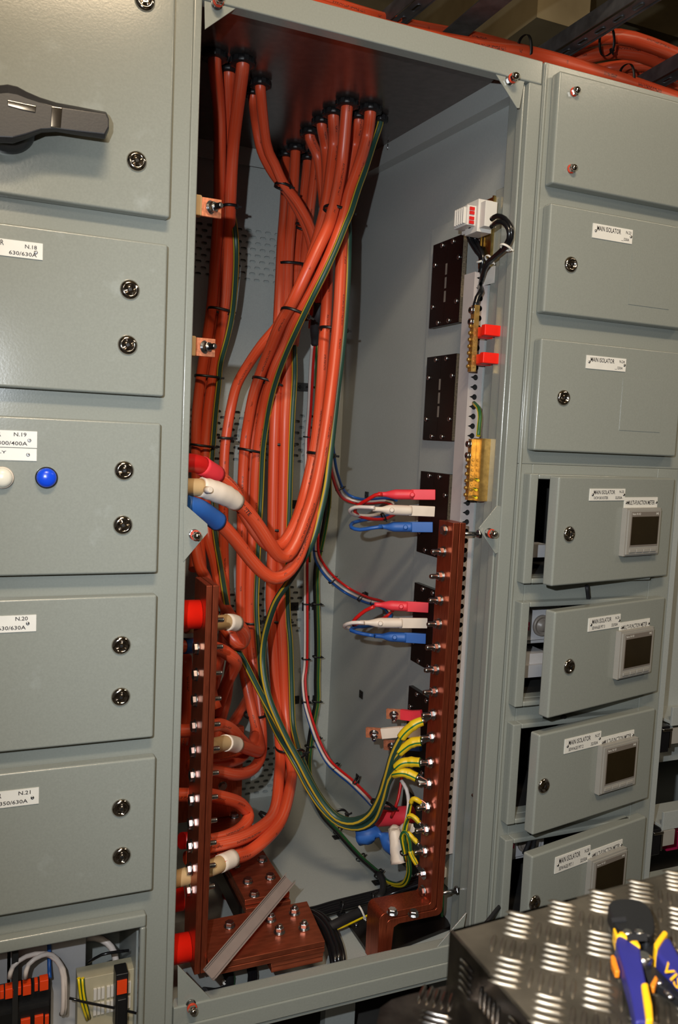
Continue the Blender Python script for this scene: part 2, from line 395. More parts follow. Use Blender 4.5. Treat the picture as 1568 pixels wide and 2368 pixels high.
lplate(3, 84, 1421, 1459, [('MAIN ISOLATOR', .18, .62, .44, .32), ('N.20', .78, .68, .13, .24), ('ER', .45, .14, .06, .24), ('630/630A', .6, .14, .29, .24)], [(.91, .5), (.05, .5)])
lplate(4, 90, 1820, 1857, [('MAIN ISOLATOR', .13, .6, .47, .32), ('N.21', .78, .66, .13, .24), ('ER 02', .38, .14, .15, .24), ('350/630A', .58, .14, .3, .24)], [(.93, .42), (.05, .45)])
for px, mt, rim in ((107, 'led_blue', 'black_gloss'), (5, 'led_white', 'shrink_white')):
    p = Y(px, 1104, FD); mb = MB()
    mb.lathe(p, -UY, [(0, .0185), (.006, .0185), (.008, .0172)], 32)
    mb.mat(1).lathe(p-UY*.007, -UY, [(0, .0168), (.004, .0164), (.008, .0142), (.0105, .0105), (.012, .005), (.0123, .0001)], 32)
    o = build('indicator_lamp', mb, [rim, mt], doors[2][0]); o['label'] = 'round blue indicator lamp' if px > 50 else 'round white indicator lamp'
# rotary handle: hub plus tapering grip with chrome collar
def outline(pts, y): return [Y(a, b, y) for a, b in pts]
mb = MB(); hub = Y(18, 283, FD-.02)
mb.lathe(Vector((hub.x, FD, hub.z)), -UY, [(0, .044), (.012, .043), (.026, .038), (.03, .034)], 36)
up = [(-60, 215), (-30, 200), (18, 195), (40, 200), (62, 212), (92, 225), (130, 237), (178, 246), (246, 259)]
lo = [(243, 322), (180, 313), (130, 305), (96, 307), (60, 322), (30, 332), (-10, 330), (-40, 320), (-60, 300)]
end = [(252, 275), (252, 300)]
def loft(y0, y1, ins, mi):
    pts = up+end+lo; cx = 90; cy = 275
    a = outline(pts, y0); b = [Y(x, y_*(1-ins)+cy*ins if x > -50 else y_, y1) for x, y_ in pts]
    k = len(a); mb.mat(mi).add(a+b, [tuple(range(k))[::-1], tuple(range(k, 2*k))]+[(i, (i+1) % k, k+(i+1) % k, k+i) for i in range(k)])
loft(FD-.032, FD-.058, .0, 0); loft(FD-.058, FD-.068, .25, 0)
ho = build('rotary_handle', mb, 'handle_plastic', doors[0][0], bevel=.003); ho['label'] = 'dark grey rotary isolator handle with chrome collar'
mb = MB().prism(outline([(119, 247), (144, 251), (140, 298), (117, 295)], FD-.0665), (0, -.004, 0)); build('chrome_collar', mb, 'chrome', doors[0][0], bevel=.001)
mb = MB().prism(outline([(17, 232), (84, 246), (82, 262), (50, 255), (18, 246)], FD-.0665), (0, -.003, 0))
build('chrome_trim', mb, 'chrome', doors[0][0], bevel=.001)

# ------------------------------------------------------------------ centre cabinet (open)
W = .70; XW = .73; YB = .998; ZT = 1.955; ZB = -.12
CC = thing('open_switchboard_cabinet', 'open tall grey-green switchboard cabinet in the centre showing orange cables and copper bars', 'switchboard cabinet', (.37, .5, -.14))
m = MB()
m.box((0, 0, 1.862), (W+.032, .03, 1.91)); m.box((W, 0, -.142), (W+.034, .03, 1.862))
m.box((W-.006, .012, -.06), (W, .034, 1.862))
m.box((0, .0, -.142), (W, .03, -.056)); m.box((0, -.006, -.13), (W+.034, 0, -.094))
build('front_frame', m, 'paint', CC, bevel=.003)
def roofslab(x0, x1, y0, y1, a, b): return MB().prism([(x0, y0, zroof(y0)+a), (x0, y1, zroof(y1)+a), (x1, y1, zroof(y1)+a), (x1, y0, zroof(y0)+a)], (0, 0, b-a))
m = roofslab(-.29, XW, .028, YB, 0, .003); build('gland_plate', m, 'gland_plate', CC)
m = roofslab(-.28, XW+.003, .03, 1.02, .003, .006); build('roof', m, 'paint_inner', CC)
m = roofslab(XW-.03, XW, .034, YB, -.052, -.049); q = roofslab(XW-.032, XW-.03, .034, YB, -.052, 0); m.add(q.v, [f[0] for f in q.f]); q = roofslab(-.28, XW, YB-.03, YB-.028, -.052, 0); m.add(q.v, [f[0] for f in q.f]); build('roof_flange', m, 'paint_inner', CC)
for py in (238, 333):
    p = X(1016 if py == 238 else 897, py, XW-.034); build('roof_pin', MB().cyl(p, p-UZ*.016, .0018, 8), 'zinc', CC)
m = MB().prism([(XW, .034, ZB), (XW, YB, ZB), (XW, YB, zroof(YB)), (XW, .034, zroof(.034))], (.003, 0, 0)); m.box((W, .03, ZB), (XW+.003, .034, 1.9)); build('side_panel', m, 'paint_inner', CC)
m = MB().box((-.29, 0.03, ZB-.004), (XW, YB, ZB)); m.box((0, .03, ZB-.0), (XW, .034, -.06)); build('floor_panel', m, 'paint_inner', CC)
# back panel: punched slot fields leave cells in the sheet
m = MB()
def stadium(l, h, n=5):
    r = h/2; d = l/2-r
    return [(d+r*math.cos(a), r*math.sin(a)) for a in [-math.pi/2+math.pi*i/n for i in range(n+1)]]+[(-d-r*math.cos(a), -r*math.sin(a)) for a in [-math.pi/2+math.pi*i/n for i in range(n+1)]]
fields = [(.0, .52, 1.725, 9), (.20, .66, 1.165, 9), (.25, .62, .60, 9), (.28, .62, .055, 9)]
SL = stadium(.0185, .0092); px_, pz_ = .031, .0185
zc = ZT
for fx0, fx1, ftop, nr in fields:
    n = round((fx1-fx0)/px_); fx1 = fx0+n*px_; fb = ftop-nr*pz_
    m.box((-.29, YB, ftop), (XW, YB+.002, zc)); m.box((-.29, YB, fb), (fx0, YB+.002, ftop)); m.box((fx1, YB, fb), (XW, YB+.002, ftop)); zc = fb
    for r in range(nr):
        z = ftop-(r+.5)*pz_; o = px_/2 if r % 2 else 0
        for c in range(n-(1 if r % 2 else 0)): m.cell((fx0+o+(c+.5)*px_, YB, z), UX, UZ, px_, pz_, SL, .002)
        if r % 2: m.box((fx0, YB, z-pz_/2), (fx0+px_/2, YB+.002, z+pz_/2)); m.box((fx1-px_/2, YB, z-pz_/2), (fx1, YB+.002, z+pz_/2))
m.box((-.29, YB, ZB), (XW, YB+.002, zc))
build('perforated_back_panel', m, 'paint_inner', CC)
m = MB().box((-.29, YB+.012, ZB), (XW, YB+.02, ZT)); build('rear_cover', m, 'paint_inner', CC)
# mounting plate and folded post on the right wall
m = MB(); a = X(1000, 545, .722); m.box((.722, .145, -.02), (XW, .435, 1.65)); build('mounting_plate', m, 'paint_inner', CC, bevel=.001)
m = MB(); m.box((.70, .035, ZB), (XW, .075, 1.9)); m.box((.712, .075, ZB), (XW, .125, 1.672)); build('folded_post', m, 'paint', CC, bevel=.004)
for px, py in ((1157, 1027), (1094, 1839)):
    q = X(px, py, .7); mb = MB(); mb.lathe(q, -UX, [(0, .0045), (.002, .004), (.0032, .002)], 12); build('rivet', mb, 'zinc', CC)
# corner gussets with domed nuts
def gusset(pts, bolt, y=.004, back=None):
    mb = MB().prism([Y(a, b, y) for a, b in pts], (0, .003, 0)); g = build('corner_gusset', mb, 'paint', CC, bevel=.0008)
    mb = MB(); p = Y(bolt[0], bolt[1], y); n = -UY
    mb.lathe(p, n, [(0, .0105), (.003, .0105)], 18); mb.hex(p+n*.003, n, .0095, .007); 
    mb.mat(1).lathe(p+n*.010, n, [(0, .0100), (.004, .0100)], 18)
    mb.mat(2).hex(p+n*.015, n, .0092, .007); mb.lathe(p+n*.022, n, [(0, .0082), (.004, .0076), (.0075, .005), (.009, .0001)], 16)
    build('domed_nut', mb, ['zinc', 'fibre_red', 'chrome'], g)
gusset([(1135, 152), (1216, 172), (1202, 250), (1196, 250)], (1178, 186))
gusset([(474, 68), (472, -60), (640, -40), (580, 0), (562, 8)], (501, 10))
gusset([(1107, 1222), (1150, 1169), (1163, 1172), (1158, 1275), (1146, 1281)], (1130, 1232))
gusset([(424, 1163), (480, 1212), (481, 1232), (424, 1300)], (449, 1236))
gusset([(411, 2232), (492, 2314), (411, 2347)], (441, 2322))
gusset([(1079, 2111), (1008, 2194), (1066, 2182)], (1050, 2180))

# black gland cover plates on the mounting plate
def cover(k, y0, y1, z0, z1, lab):
    t = thing('cover_plate', lab, 'cover plate', (.712, (y0+y1)/2, z0), 'black cover plates on the side wall')
    ym = (y0+y1)/2
    mb = MB().box((.709, y0, z0), (.721, ym-.0006, z1)); mb.box((.709, ym+.0006, z0), (.721, y1, z1)); mb.mat(1).box((.7215, y0-.002, z0-.001), (.7219, y1, z1)).box((.710, y0-.0012, z0+.001), (.720, y0-.0002, z1-.001))
    build('laminate_board', mb, ['bakelite', 'bakelite_edge'], t)
    for i, (fy, fz) in enumerate(((.32, .045), (.68, .045), (.32, .955), (.68, .955), (.1, .25), (.9, .25), (.1, .75), (.9, .75))):
        if k > 1 and i in (5, 7): pass
        build('screw', screw(MB(), (.709, y0+(y1-y0)*fy, z0+(z1-z0)*fz), -UX, .0068), 'zinc', t)
    if k < 2:
        mb = MB()
        for q in (.34, .5, .66): mb.box((.7085, ym-.004, z0+(z1-z0)*(q-.065)), (.7089, ym+.004, z0+(z1-z0)*(q+.065)))
        build('busbar_slot', mb, 'meter_bezel', t)
wd = ['topmost', 'second from the top', 'third from the top, behind three coloured stubs', 'fourth from the top, behind coloured stubs', 'fifth from the top, behind copper stubs', 'lowest, behind wrapped cable ends']
for k, (yt, yb) in enumerate(((560, 752), (822, 1014), (1092, 1283), (1350, 1524), (1592, 1790), (1850, 1990))):
    pxs = (1038, 1020, 1010, 985, 968, 955)[k]
    z1 = X(pxs, yt, .709).z; z0 = X(pxs, yb, .709).z
    z0, z1 = [(1.388, 1.600), (1.098, 1.313), (.800, 1.015), (.502, .715), (.215, .43), (-.07, .135)][k]
    cover(k, .25, .398, z0, z1, 'black two-part cover plate on the side wall, '+wd[k])

# slotted wiring duct down the right wall
m = MB(); y0, y1, z0, z1 = .148, .190, .075, 1.490
m.box((.684, y0-.002, z0), (.687, y1+.002, z1)); m.box((.687, y1-.001, z0), (.7219, y1, z1))
key = [(.0068*math.cos(a), .0068*math.sin(a)) for a in [2*math.pi*i/14 for i in range(14)]]
key = [k_ for k_ in key]; key[7] = (-.0140, .0002)
p_ = .0228; n = int((z1-z0)/p_)
for i in range(n):
    m.cell((.7045, y0, z0+(i+.5)*p_), UX, UZ, .035, p_, key, .0015)
m.box((.687, y0, z0+n*p_), (.722, y0+.0015, z1)); m.box((.687, y0, z0), (.722, y1, z0+.001)) 
t = thing('wiring_duct', 'long light grey slotted plastic wiring duct standing on the side wall beside the cover plates', 'wiring duct', (.7, .17, z0))
build('duct_body', m, 'duct_grey', t)
m = MB().box((.688, y0+.012, z0+.004), (.7215, y1-.004, z1-.02)); build('duct_shade_block', m, 'painted_inner_shade', t)  # dark block stands in for the shade in the hollow duct

# terminal block on its rail
a = X(1093, 500, .69)
t = thing('terminal_block', 'small light grey terminal block clipped on a short rail above the wiring duct', 'terminal block', (.70, .14, 1.52))
m = MB().box((.705, .118, 1.50), (.7115, .150, 1.655)); m.box((.699, .110, 1.50), (.705, .1145, 1.655)); m.box((.699, .1535, 1.50), (.705, .158, 1.655)); build('mounting_rail', m, 'yellow_zinc', t)
m = MB(); zc_ = 1.607
m.box((.662, .112, zc_-.036), (.70, .165, zc_+.036)); m.box((.640, .122, zc_-.022), (.664, .178, zc_+.022)); m.box((.667, .09, zc_-.028), (.698, .113, zc_+.028)); m.box((.668, .165, zc_-.028), (.70, .19, zc_+.018))
for i in range(5): m.box((.634, .128+i*.009, zc_-.018), (.641, .134+i*.009, zc_+.018))
build('block_body', m, 'white_plastic', t, bevel=.0012)
m = MB()
for zz in (.014, .005, -.007, -.016): m.box((.645, .1185, zc_+zz-.0035), (.657, .1215, zc_+zz+.0035))
build('red_clamp', m, 'wire_red', t)
m = MB().box((.7115, .105, 1.462), (.7119, .15, 1.5)); build('backing_card', m, 'white_plastic', t)

# brass link bars with red holders
def brass_bar(pts, z0, z1, x, y0, y1, lab, holders, screws_, group='brass earth terminal bars'):
    t = thing('brass_terminal_bar', lab, 'terminal bar', ((x+.72)/2, (y0+y1)/2, z0), group)
    m = MB().box((x, y0, z0), (x+.013, y1, z1)); 
    for i in range(holders[2]): m.lathe((x+.0065, y0-.0003, z0+.012+i*holders[3]), -UY, [(0, .0036), (.0008, .0036), (.0008, .0022)], 10)
    build('bar', m, 'brass', t, bevel=.0008)
    for i in range(screws_):
        zz = z0+.012+i*(z1-z0-.06)/max(1, screws_-1); q = Vector((x, (y0+y1)/2, zz)); mb = MB(); mb.lathe(q, -UX, [(0, .0045), (.006, .0045), (.0072, .0035), (.0072, .0018), (.006, .0012)], 12); build('clamp_screw', mb, 'brass', t)
    for zz in (z1-.012, z1-.038):
        mb = MB(); mb.lathe((x, (y0+y1)/2, zz), -UX, [(0, .0085), (.002, .0085)], 14); mb.lathe((x-.002, (y0+y1)/2, zz), -UX, [(0, .0072), (.006, .0072), (.0065, .0055), (.004, .0035)], 14); build('end_screw', mb, 'zinc', t)
    return t
t = brass_bar(None, 1.258, 1.408, .664, .104, .120, 'upper brass terminal bar on red holders beside the wiring duct', (0, 0, 8, .0115), 7)
for zz in (1.347, 1.286):
    m = MB(); m.box((.677, .098, zz-.012), (.716, .122, zz+.012)) ; m.box((.672, .064, zz-.011), (.700, .100, zz+.011)); m.box((.66, .05, zz-.012), (.708, .066, zz+.012)); build('red_holder', m, 'insulator_red', t, bevel=.002)
t = brass_bar(None, .965, 1.105, .664, .083, .097, 'lower brass terminal bar on a brass strip beside the wiring duct', (0, 0, 8, .0115), 6)
m = MB().box((.677, .06, .965), (.6785, .097, 1.107)); m.box((.6785, .06, .965), (.712, .062, 1.107)); build('backing_strip', m, 'brass', t)

# ------------------------------------------------------------------ right cabinet
RC = thing('right_switchboard_cabinet', 'grey-green switchboard cabinet at the right with seven compartment doors, four of them ajar', 'switchboard cabinet', (.97, .3, -.14))
RX0, RX1 = W+.036, 1.205
m = MB()
m.box((RX0, 0, .98+.075), (RX1, .03, 1.91)); m.box((RX0, 0, -.35), (.775, .03, 1.055)); m.box((1.14, 0, -.35), (RX1, .03, 1.055))
op = [(.80, 1.023), (.516, .734), (.238, .452), (-.05, .178)]
zc = 1.055
for a, b in op: m.box((.775, 0, b), (1.14, .03, zc)); zc = a
m.box((.775, 0, -.35), (1.14, .03, zc))
m.box((RX0-.0, -.006, -.35), (RX0+.006, 0, 1.905))
build('frame', m, 'paint', RC, bevel=.002)
m = MB()
for a, b in op:
    m.box((.752, -.026, a-.012), (.775, 0, b+.012)); m.box((.775, -.026, b), (1.12, 0, b+.012)); m.box((.775, -.026, a-.012), (1.12, 0, a))
build('opening_rim', m, 'paint', RC, bevel=.003)
m = MB().box((RX0, .03, 1.905), (RX1, 1.0, 1.91)); m.box((RX1-.004, .03, -.35), (RX1, 1.0, 1.905)); m.box((RX0+.004, .03, -.35), (RX0+.008, 1.0, 1.905)); build('carcass', m, 'paint_inner', RC)
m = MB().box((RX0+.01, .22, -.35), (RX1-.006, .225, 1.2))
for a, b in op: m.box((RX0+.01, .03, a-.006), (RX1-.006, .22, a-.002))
build('inner_shelves', m, 'painted_inner_shade', RC)
def swing_door(z0, z1, ang, w=.408, xh=1.162):
    o = build('compartment_door', MB().box((-w, 0, z0-z0), (0, -.028, z1-z0)), 'paint', RC, local=True, bevel=.0045, seg=3)
    o.location = Vector((xh, -.002, z0))-WO[RC.name]; o.rotation_euler = (0, 0, math.radians(ang)); return o
def on_door(px, py, ang, z0, xh=1.162, e=0):
    "pixel to door coordinates (x along the door, z up)"
    a = math.radians(ang); n = Vector((math.sin(a), -math.cos(a), 0)); o = Vector((xh, -.002, 0))+n*(.028+e)
    d = CR*((px-784)/FPX)+CD*((py-1184)/FPX)+CF; P = CP+d*((o-CP).dot(n)/d.dot(n))
    q = P-Vector((xh, -.002, 0)); return q.x*math.cos(a)+q.y*math.sin(a), P.z-z0
specs = [(1.655, 1.885, 0, 408), (1.385, 1.615, 0, 408), (1.086, 1.330, 0, 408), (.797, 1.034, 11, 408), (.509, .745, 13, 0), (.237, .467, 10.5, 0), (-.04, .19, 11, 0)]
RD = []
for z0, z1, an, _ in specs: RD.append((swing_door(z0, z1, an), z0, z1, an))
D = -.028
def rlock(i, px, py, tl):
    d, z0, z1, an = RD[i]; x, z = on_door(px, py, an, z0); lock((x, D, z), d, True, tl)
for a in ((1, 1320, 612, .2), (2, 1303, 920, .05), (3, 1316, 1235, 0), (4, 1316, 1541, .3), (5, 1257, 1817, -.4), (6, 1236, 2087, .4)): rlock(*a)
for px, py in ((1327, 213), (1320, 391)):
    d, z0, z1, an = RD[0]; x, z = on_door(px, py, an, z0); p = Vector((x, D, z)); mb = MB()
    mb.lathe(p, -UY, [(0, .0095), (.003, .0095)], 16); mb.mat(1).hex(p-UY*.003, -UY, .0088, .007); mb.lathe(p-UY*.01, -UY, [(0, .0078), (.004, .007), (.007, .004), (.008, .0001)], 16)
    build('domed_nut', mb, ['fibre_red', 'chrome'], d, True)
def rplate(i, tl, br, texts, sc_):
    d, z0, z1, an = RD[i]; a = on_door(*tl, an, z0); b = on_door(*br, an, z0); plate(a[0], b[0], b[1], a[1], D, texts, d, True, sc_)
T1 = [('MAIN ISOLATOR', .08, .56, .6, .3)]
def T(n, l2='', r2='32/50A'):
    L_ = [('MAIN ISOLATOR', .1, .54, .6, .34), (n, .83, .64, .13, .22), (r2, .72, .12, .2, .23)]
    if l2: L_.append((l2, .11, .12, .4, .23))
    return L_
S2 = [(.07, .5), (.96, .5)]
rplate(1, (1371, 516), (1460, 565), T('N.23', '', '__/250A'), S2); rplate(2, (1356, 821), (1445, 860), T('N.24', '', '__/250A'), S2)
rplate(3, (1364, 1130), (1443, 1157), T('N.25', 'OCW BOOSTER'), S2); rplate(4, (1361, 1430), (1432, 1449), T('N.26', 'SEWAGE PIT 3'), S2)
rplate(5, (1306, 1710), (1387, 1722), T('N.27', 'SEWAGE PIT 2'), S2); rplate(6, (1284, 1983), (1362, 1990), T('N.28', 'SEWAGE PIT 1'), S2)
def meter(i, pl_tl, pl_br, m_tl, m_br):
    d, z0, z1, an = RD[i]; a = on_door(*pl_tl, an, z0); b = on_door(*pl_br, an, z0)
    plate(a[0], b[0], b[1], a[1], D, [('MULTI-FUNCTION METER', .09, .28, .82, .42)], d, True, [(.05, .5), (.96, .5)])
    a = on_door(*m_tl, an, z0, e=.015); b = on_door(*m_br, an, z0, e=.015); x0, x1, zz0, zz1 = a[0], b[0], b[1], a[1]
    w_ = x1-x0; h = zz1-zz0
    mb = MB().prism([(x0, D, zz0), (x1, D, zz0), (x1, D, zz1), (x0, D, zz1)], (0, -.013, 0))
    mb.prism([(x0+.004, D-.013, zz0+.004), (x1-.004, D-.013, zz0+.004), (x1-.004, D-.013, zz1-.004), (x0+.004, D-.013, zz1-.004)], (0, -.004, 0))
    mb.mat(1).box((x0+.012, D-.0165, zz0+.022), (x1-.010, D-.0178, zz1-.008))
    mb.mat(2).box((x0+.015, D-.0175, zz0+.026), (x1-.013, D-.0185, zz1-.019))
    mb.mat(0)
    for k in range(4): mb.box((x0+.013+k*(w_-.024)/4, D-.017, zz0+.009), (x0+.013+(k+.85)*(w_-.024)/4, D-.0195, zz0+.016))
    mb.mat(3).text('Nemo 96 HD', (x0+.015, D-.0181, zz1-.015), UX, UZ, .03, .005); mb.text('IME', (x1-.024, D-.0181, zz1-.015), UX, UZ, .010, .005)
    o = build('multifunction_meter', mb, ['meter_grey', 'meter_bezel', 'lcd', 'white_label'], d, True, bevel=.0012); o['label'] = 'grey square meter with dark blank display'
meter(3, (1444, 1150), (1518, 1173), (1452, 1176), (1522, 1282))
meter(4, (1433, 1440), (1500, 1452), (1438, 1462), (1505, 1556))
meter(5, (1389, 1706), (1464, 1709), (1395, 1727), (1469, 1815))
meter(6, (1366, 1967), (1437, 1963), (1370, 1992), (1442, 2080))
# faint raised blanking squares on the two closed doors
for i, tl, br in ((1, (1462, 583), (1546, 716)), (2, (1441, 874), (1525, 1000))):
    d, z0, z1, an = RD[i]; a = on_door(*tl, an, z0); b = on_door(*br, an, z0)
    mb = MB().box((a[0], D+.001, b[1]), (b[0], D-.0013, a[1])); build('blanking_square', mb, 'paint', d, True)
# devices glimpsed behind the doors that stand ajar
def device(nm, lab, cat, mb, mats): o = build(nm, mb, mats); tag(o, lab, cat); return o
def breaker(z, lab):
    t = thing('circuit_breaker', lab, 'circuit breaker', (.84, .12, z), 'circuit breakers behind the doors')
    m = MB().box((.80, .06, z), (.93, .14, z+.10)); m.box((.815, .052, z+.01), (.915, .06, z+.09)); build('body', m, 'grey_device', t, bevel=.002)
    m = MB().lathe((.87, .052, z+.045), -UY, [(0, .026), (.006, .025), (.006, .02), (.002, .019), (.002, .014), (.012, .012), (.012, .0001)], 28); build('rotary_switch', m, 'meter_bezel', t)
    m = MB().box((.822, .0505, z+.035), (.834, .052, z+.055)); m.mat(1).box((.825, .0498, z+.044), (.831, .0505, z+.047)); build('red_flag', m, ['magenta', 'white_label'], t)
    m = MB().text('CE', (.808, .0595, z+.075), UX, UZ, .008, .008); build('marking', m, 'text_ink', t)
    return t
breaker(.625, 'pale grey rotary circuit breaker with red flag seen behind the sewage pit 3 door')
breaker(.085, 'pale grey circuit breaker seen at the top of the lowest ajar opening')
m = MB().box((.80, .06, .575), (.90, .13, .60)); m.box((.80, .05, .545), (.90, .13, .575)); device('terminal_row', 'pale grey terminal row below the circuit breaker behind the sewage pit 3 door', 'terminal row', m, 'grey_device')
m = MB().box((.785, .035, .525), (.805, .06, .56)); device('relay', 'small black relay at the bottom of the opening behind the sewage pit 3 door', 'relay', m, 'black_plastic')
m = MB().box((.79, .08, .83), (.90, .13, .86)); device('terminal_row', 'pale grey terminal row low inside the opening behind the booster door', 'terminal row', m, 'grey_device')

# ------------------------------------------------------------------ copper bars
BR = thing('vertical_earth_busbar', 'tall doubled copper busbar with bolts and bent foot at the right of the open cabinet', 'busbar', (.58, .09, -.12))
rx0, rx1, ry0, ry1 = .615, .652, .06, .125
def foot_bar(o):
    "one layer of the bent bar, o = offset to the outside of the bend"
    t = .0155; pts = []
    prof = [(rx0+o, .915-o*.4), (rx0+o+t, .915-o*.4)]
    def arc(cx, cz, r, a0, a1, n=5): return [(cx+r*math.cos(math.radians(a0+(a1-a0)*i/n)), cz+r*math.sin(math.radians(a0+(a1-a0)*i/n))) for i in range(n+1)]
    zf = .014-o; xl = .475-0+0*o
    P = [(rx0+o, .915), (rx0+o+t, .915)]+arc(rx0+o+t-.014, zf-t+.014, .014, 0, -90)
    P += [(.5+o+t, zf-t)]+[(.482+o+t+.006, zf-t-.006)]+[(.482+o+t, -.119), (.482+o, -.119)]+arc(.482+o+.016, zf-.016, .016, 180, 90)+[(rx0+o-.004, zf), (rx0+o, zf+.004)]
    return [Vector((x, ry0, z)) for x, z in P]
m = MB().prism(foot_bar(0), (0, ry1-ry0, 0)); build('busbar', m, 'copper', BR, bevel=.0012)
m = MB().prism(foot_bar(.0175), (0, ry1-ry0, 0)); build('busbar', m, 'copper', BR, bevel=.0012)
ymid = .096; rb = []
for k, (px, py) in enumerate([(1046, 1280), (1042, 1337), (1038, 1393), (1032, 1447), (1030, 1502), (1028, 1555), (1024, 1606), (1016, 1656), (1008, 1705), (1000, 1760), (996, 1808), (990, 1859), (985, 1909), (981, 1957), (975, 2005), (978, 2051), (1043, 1228)]):
    z = X(px-6, py, rx0).z; p = Vector((rx0, ymid, z)); rb.append(p)
    mb = MB()
    if k in (15, 16): hex_head(mb, p, -UX, .0105)
    elif k == 14: nut_stud(mb, p, -UX, .0075, .008, .004)
    else: nut_stud(mb, p, -UX, .0105, .019, .0062)
    build('bolt', mb, 'zinc', BR)
for z in (rb[16].z-.008, -.015+.03): 
    mb = MB(); mb.cyl((rx1, .09, z), (.712, .09, z), .0052); mb.hex((.70, .09, z), UX, .010, .008); build('support_bolt', mb, 'zinc', BR)
for px, py in ((907, 2108), (956, 2112)):
    q = Z(px, py+4, .014); build('bolt', hex_head(MB(), q, UZ, .0105, .009), 'zinc', BR)
m = MB().prism([Z(a, b, ZB+.001) for a, b in ((805, 2142), (880, 2120), (1000, 2060), (1042, 2150), (860, 2222))], (0, 0, .010))
o = build('floor_board', m, 'bakelite', bevel=.0008); tag(o, 'dark insulating board on the cabinet floor around the foot of the right copper bar', 'insulating board')
for px, py in ((824, 2139), (1003, 2186), (934, 2203)): mb = screw(MB(), Z(px, py, ZB+.011), UZ, .006); build('screw', mb, 'zinc', o)

BL = thing('vertical_phase_busbar', 'tall doubled copper busbar with bolts at the left edge of the open cabinet', 'busbar', (.06, .1, -.02))
lx, ly0, ly1 = .052, .05, .150
zt_ = .79
for i in range(2):
    x0 = lx+i*.0135; m = MB().box((x0, ly0, -.03), (x0+.0122, ly1, zt_)); build('busbar', m, 'copper', BL, bevel=.0012)
m = MB()
for px, py, k in [(453, y_, 0) for y_ in (1430, 1494, 1557, 1619, 1682, 1742, 1802, 1862, 1921, 1978, 2036, 2090)]:
    p = X(px, py, lx); p.y = .105; p.z = X(454, py, lx).z
    build('bolt_head', hex_head(MB(), p, -UX, .0115, .008), 'zinc', BL); build('bolt_end', nut_stud(MB(), Vector((lx+.0257, .105, p.z)), UX, .0095, .014, .0055), 'zinc', BL)
for z in (Y(503, 1372, .1).z, Y(488, 2163, .1).z):
    build('bolt', hex_head(MB(), (lx+.0257, .1, z), UX, .0115, .008), 'zinc', BL)
# red standoff insulators
def standoff(z, y, lab, x1=lx):
    o = build('standoff_insulator', MB().lathe((x1-.09, y, z), UX, [(0, .036), (.05, .033), (.052, .030), (.0895, .0295)], 28), 'insulator_red'); tag(o, lab, 'insulator', 'red standoff insulators')
standoff(.722, .1, 'bright red round standoff insulator behind the top of the left copper bar')
standoff(.002, .10, 'bright red round standoff insulator at the foot of the left copper bar, lower of two')
standoff(.045, .22, 'dim red round standoff insulator at the foot of the left copper bar, upper of two', .062)
# flat bars at the bottom left
BF = thing('horizontal_busbar_joint', 'flat wide copper bar with standing nuts near the cabinet floor, joined to the left bar', 'busbar', (.2, .1, -.03))
pf = lambda z, d=0: [Vector((x, y, z)) for x, y in ((.078, .028), (.335-d, .028), (.352-d, .185), (.085, .185))]
m = MB().prism(pf(-.012), (0, 0, .012)); build('upper_layer', m, 'copper_flat', BF, bevel=.0015)
m = MB().prism(pf(-.0255), (0, 0, .012)); build('upper_layer', m, 'copper_flat', BF, bevel=.0015)
m = MB().box((.215, .035, -.040), (.336, .18, -.0275)); m.box((.217, .037, -.054), (.336, .178, -.0415)); build('lower_layer', m, 'copper_flat', BF, bevel=.0015)
for px, py, s in ((531, 2138, 0), (626, 2124, 1), (681, 2108, 1), (646, 2152, 1), (703, 2143, 1)):
    q = Z(px, py+4, 0); mb = MB()
    nut_stud(mb, q, UZ, .0105, .006, .0066) if s else hex_head(mb, q, UZ, .0105, .009); build('bolt', mb, 'zinc', BF)
BG = thing('rear_busbar', 'flat copper bar running back along the cabinet floor under the orange cables', 'busbar', (.27, .4, -.03))
m = MB().box((.205, .205, .004), (.315, .66, .018)); build('upper_layer', m, 'copper_flat', BG, bevel=.0015)
m = MB().box((.205, .195, -.012), (.315, .66, .0025)); build('lower_layer', m, 'copper_flat', BG, bevel=.0015)
m = MB().box((.20, .235, -.06), (.208, .66, -.012)); build('side_bar', m, 'bakelite', BG)
for px, py in ((545, 1998), (607, 1986), (625, 2026), (573, 2036), (588, 2066), (542, 1885)):
    q = Z(px, py+4, .018); build('bolt', hex_head(MB(), q, UZ, .0105, .008), 'zinc', BG)
BB = thing('rear_upright_busbar', 'laminated upright copper bars behind the left busbar near the back panel', 'busbar', (.22, .6, .02))
for i in range(4):
    m = MB().box((.13+.0*i, .62+i*.016, .019), (.315, .632+i*.016, .275-i*.004)); build('busbar', m, 'copper', BB, bevel=.001)
for px, py in ((515, 1818), (516, 1776)):
    q = Y(px, py, .618); q.x = min(q.x, .3); build('bolt', hex_head(MB(), (q.x, .62, q.z), -UY, .0105, .007), 'zinc', BB)
o = build('standoff_insulator', MB().lathe(Z(540, 2070, ZB), UZ, [(0, .03), (.05, .026), (.1, .024)], 24), 'insulator_red'); tag(o, 'small red insulator standing under the flat copper bars', 'insulator')

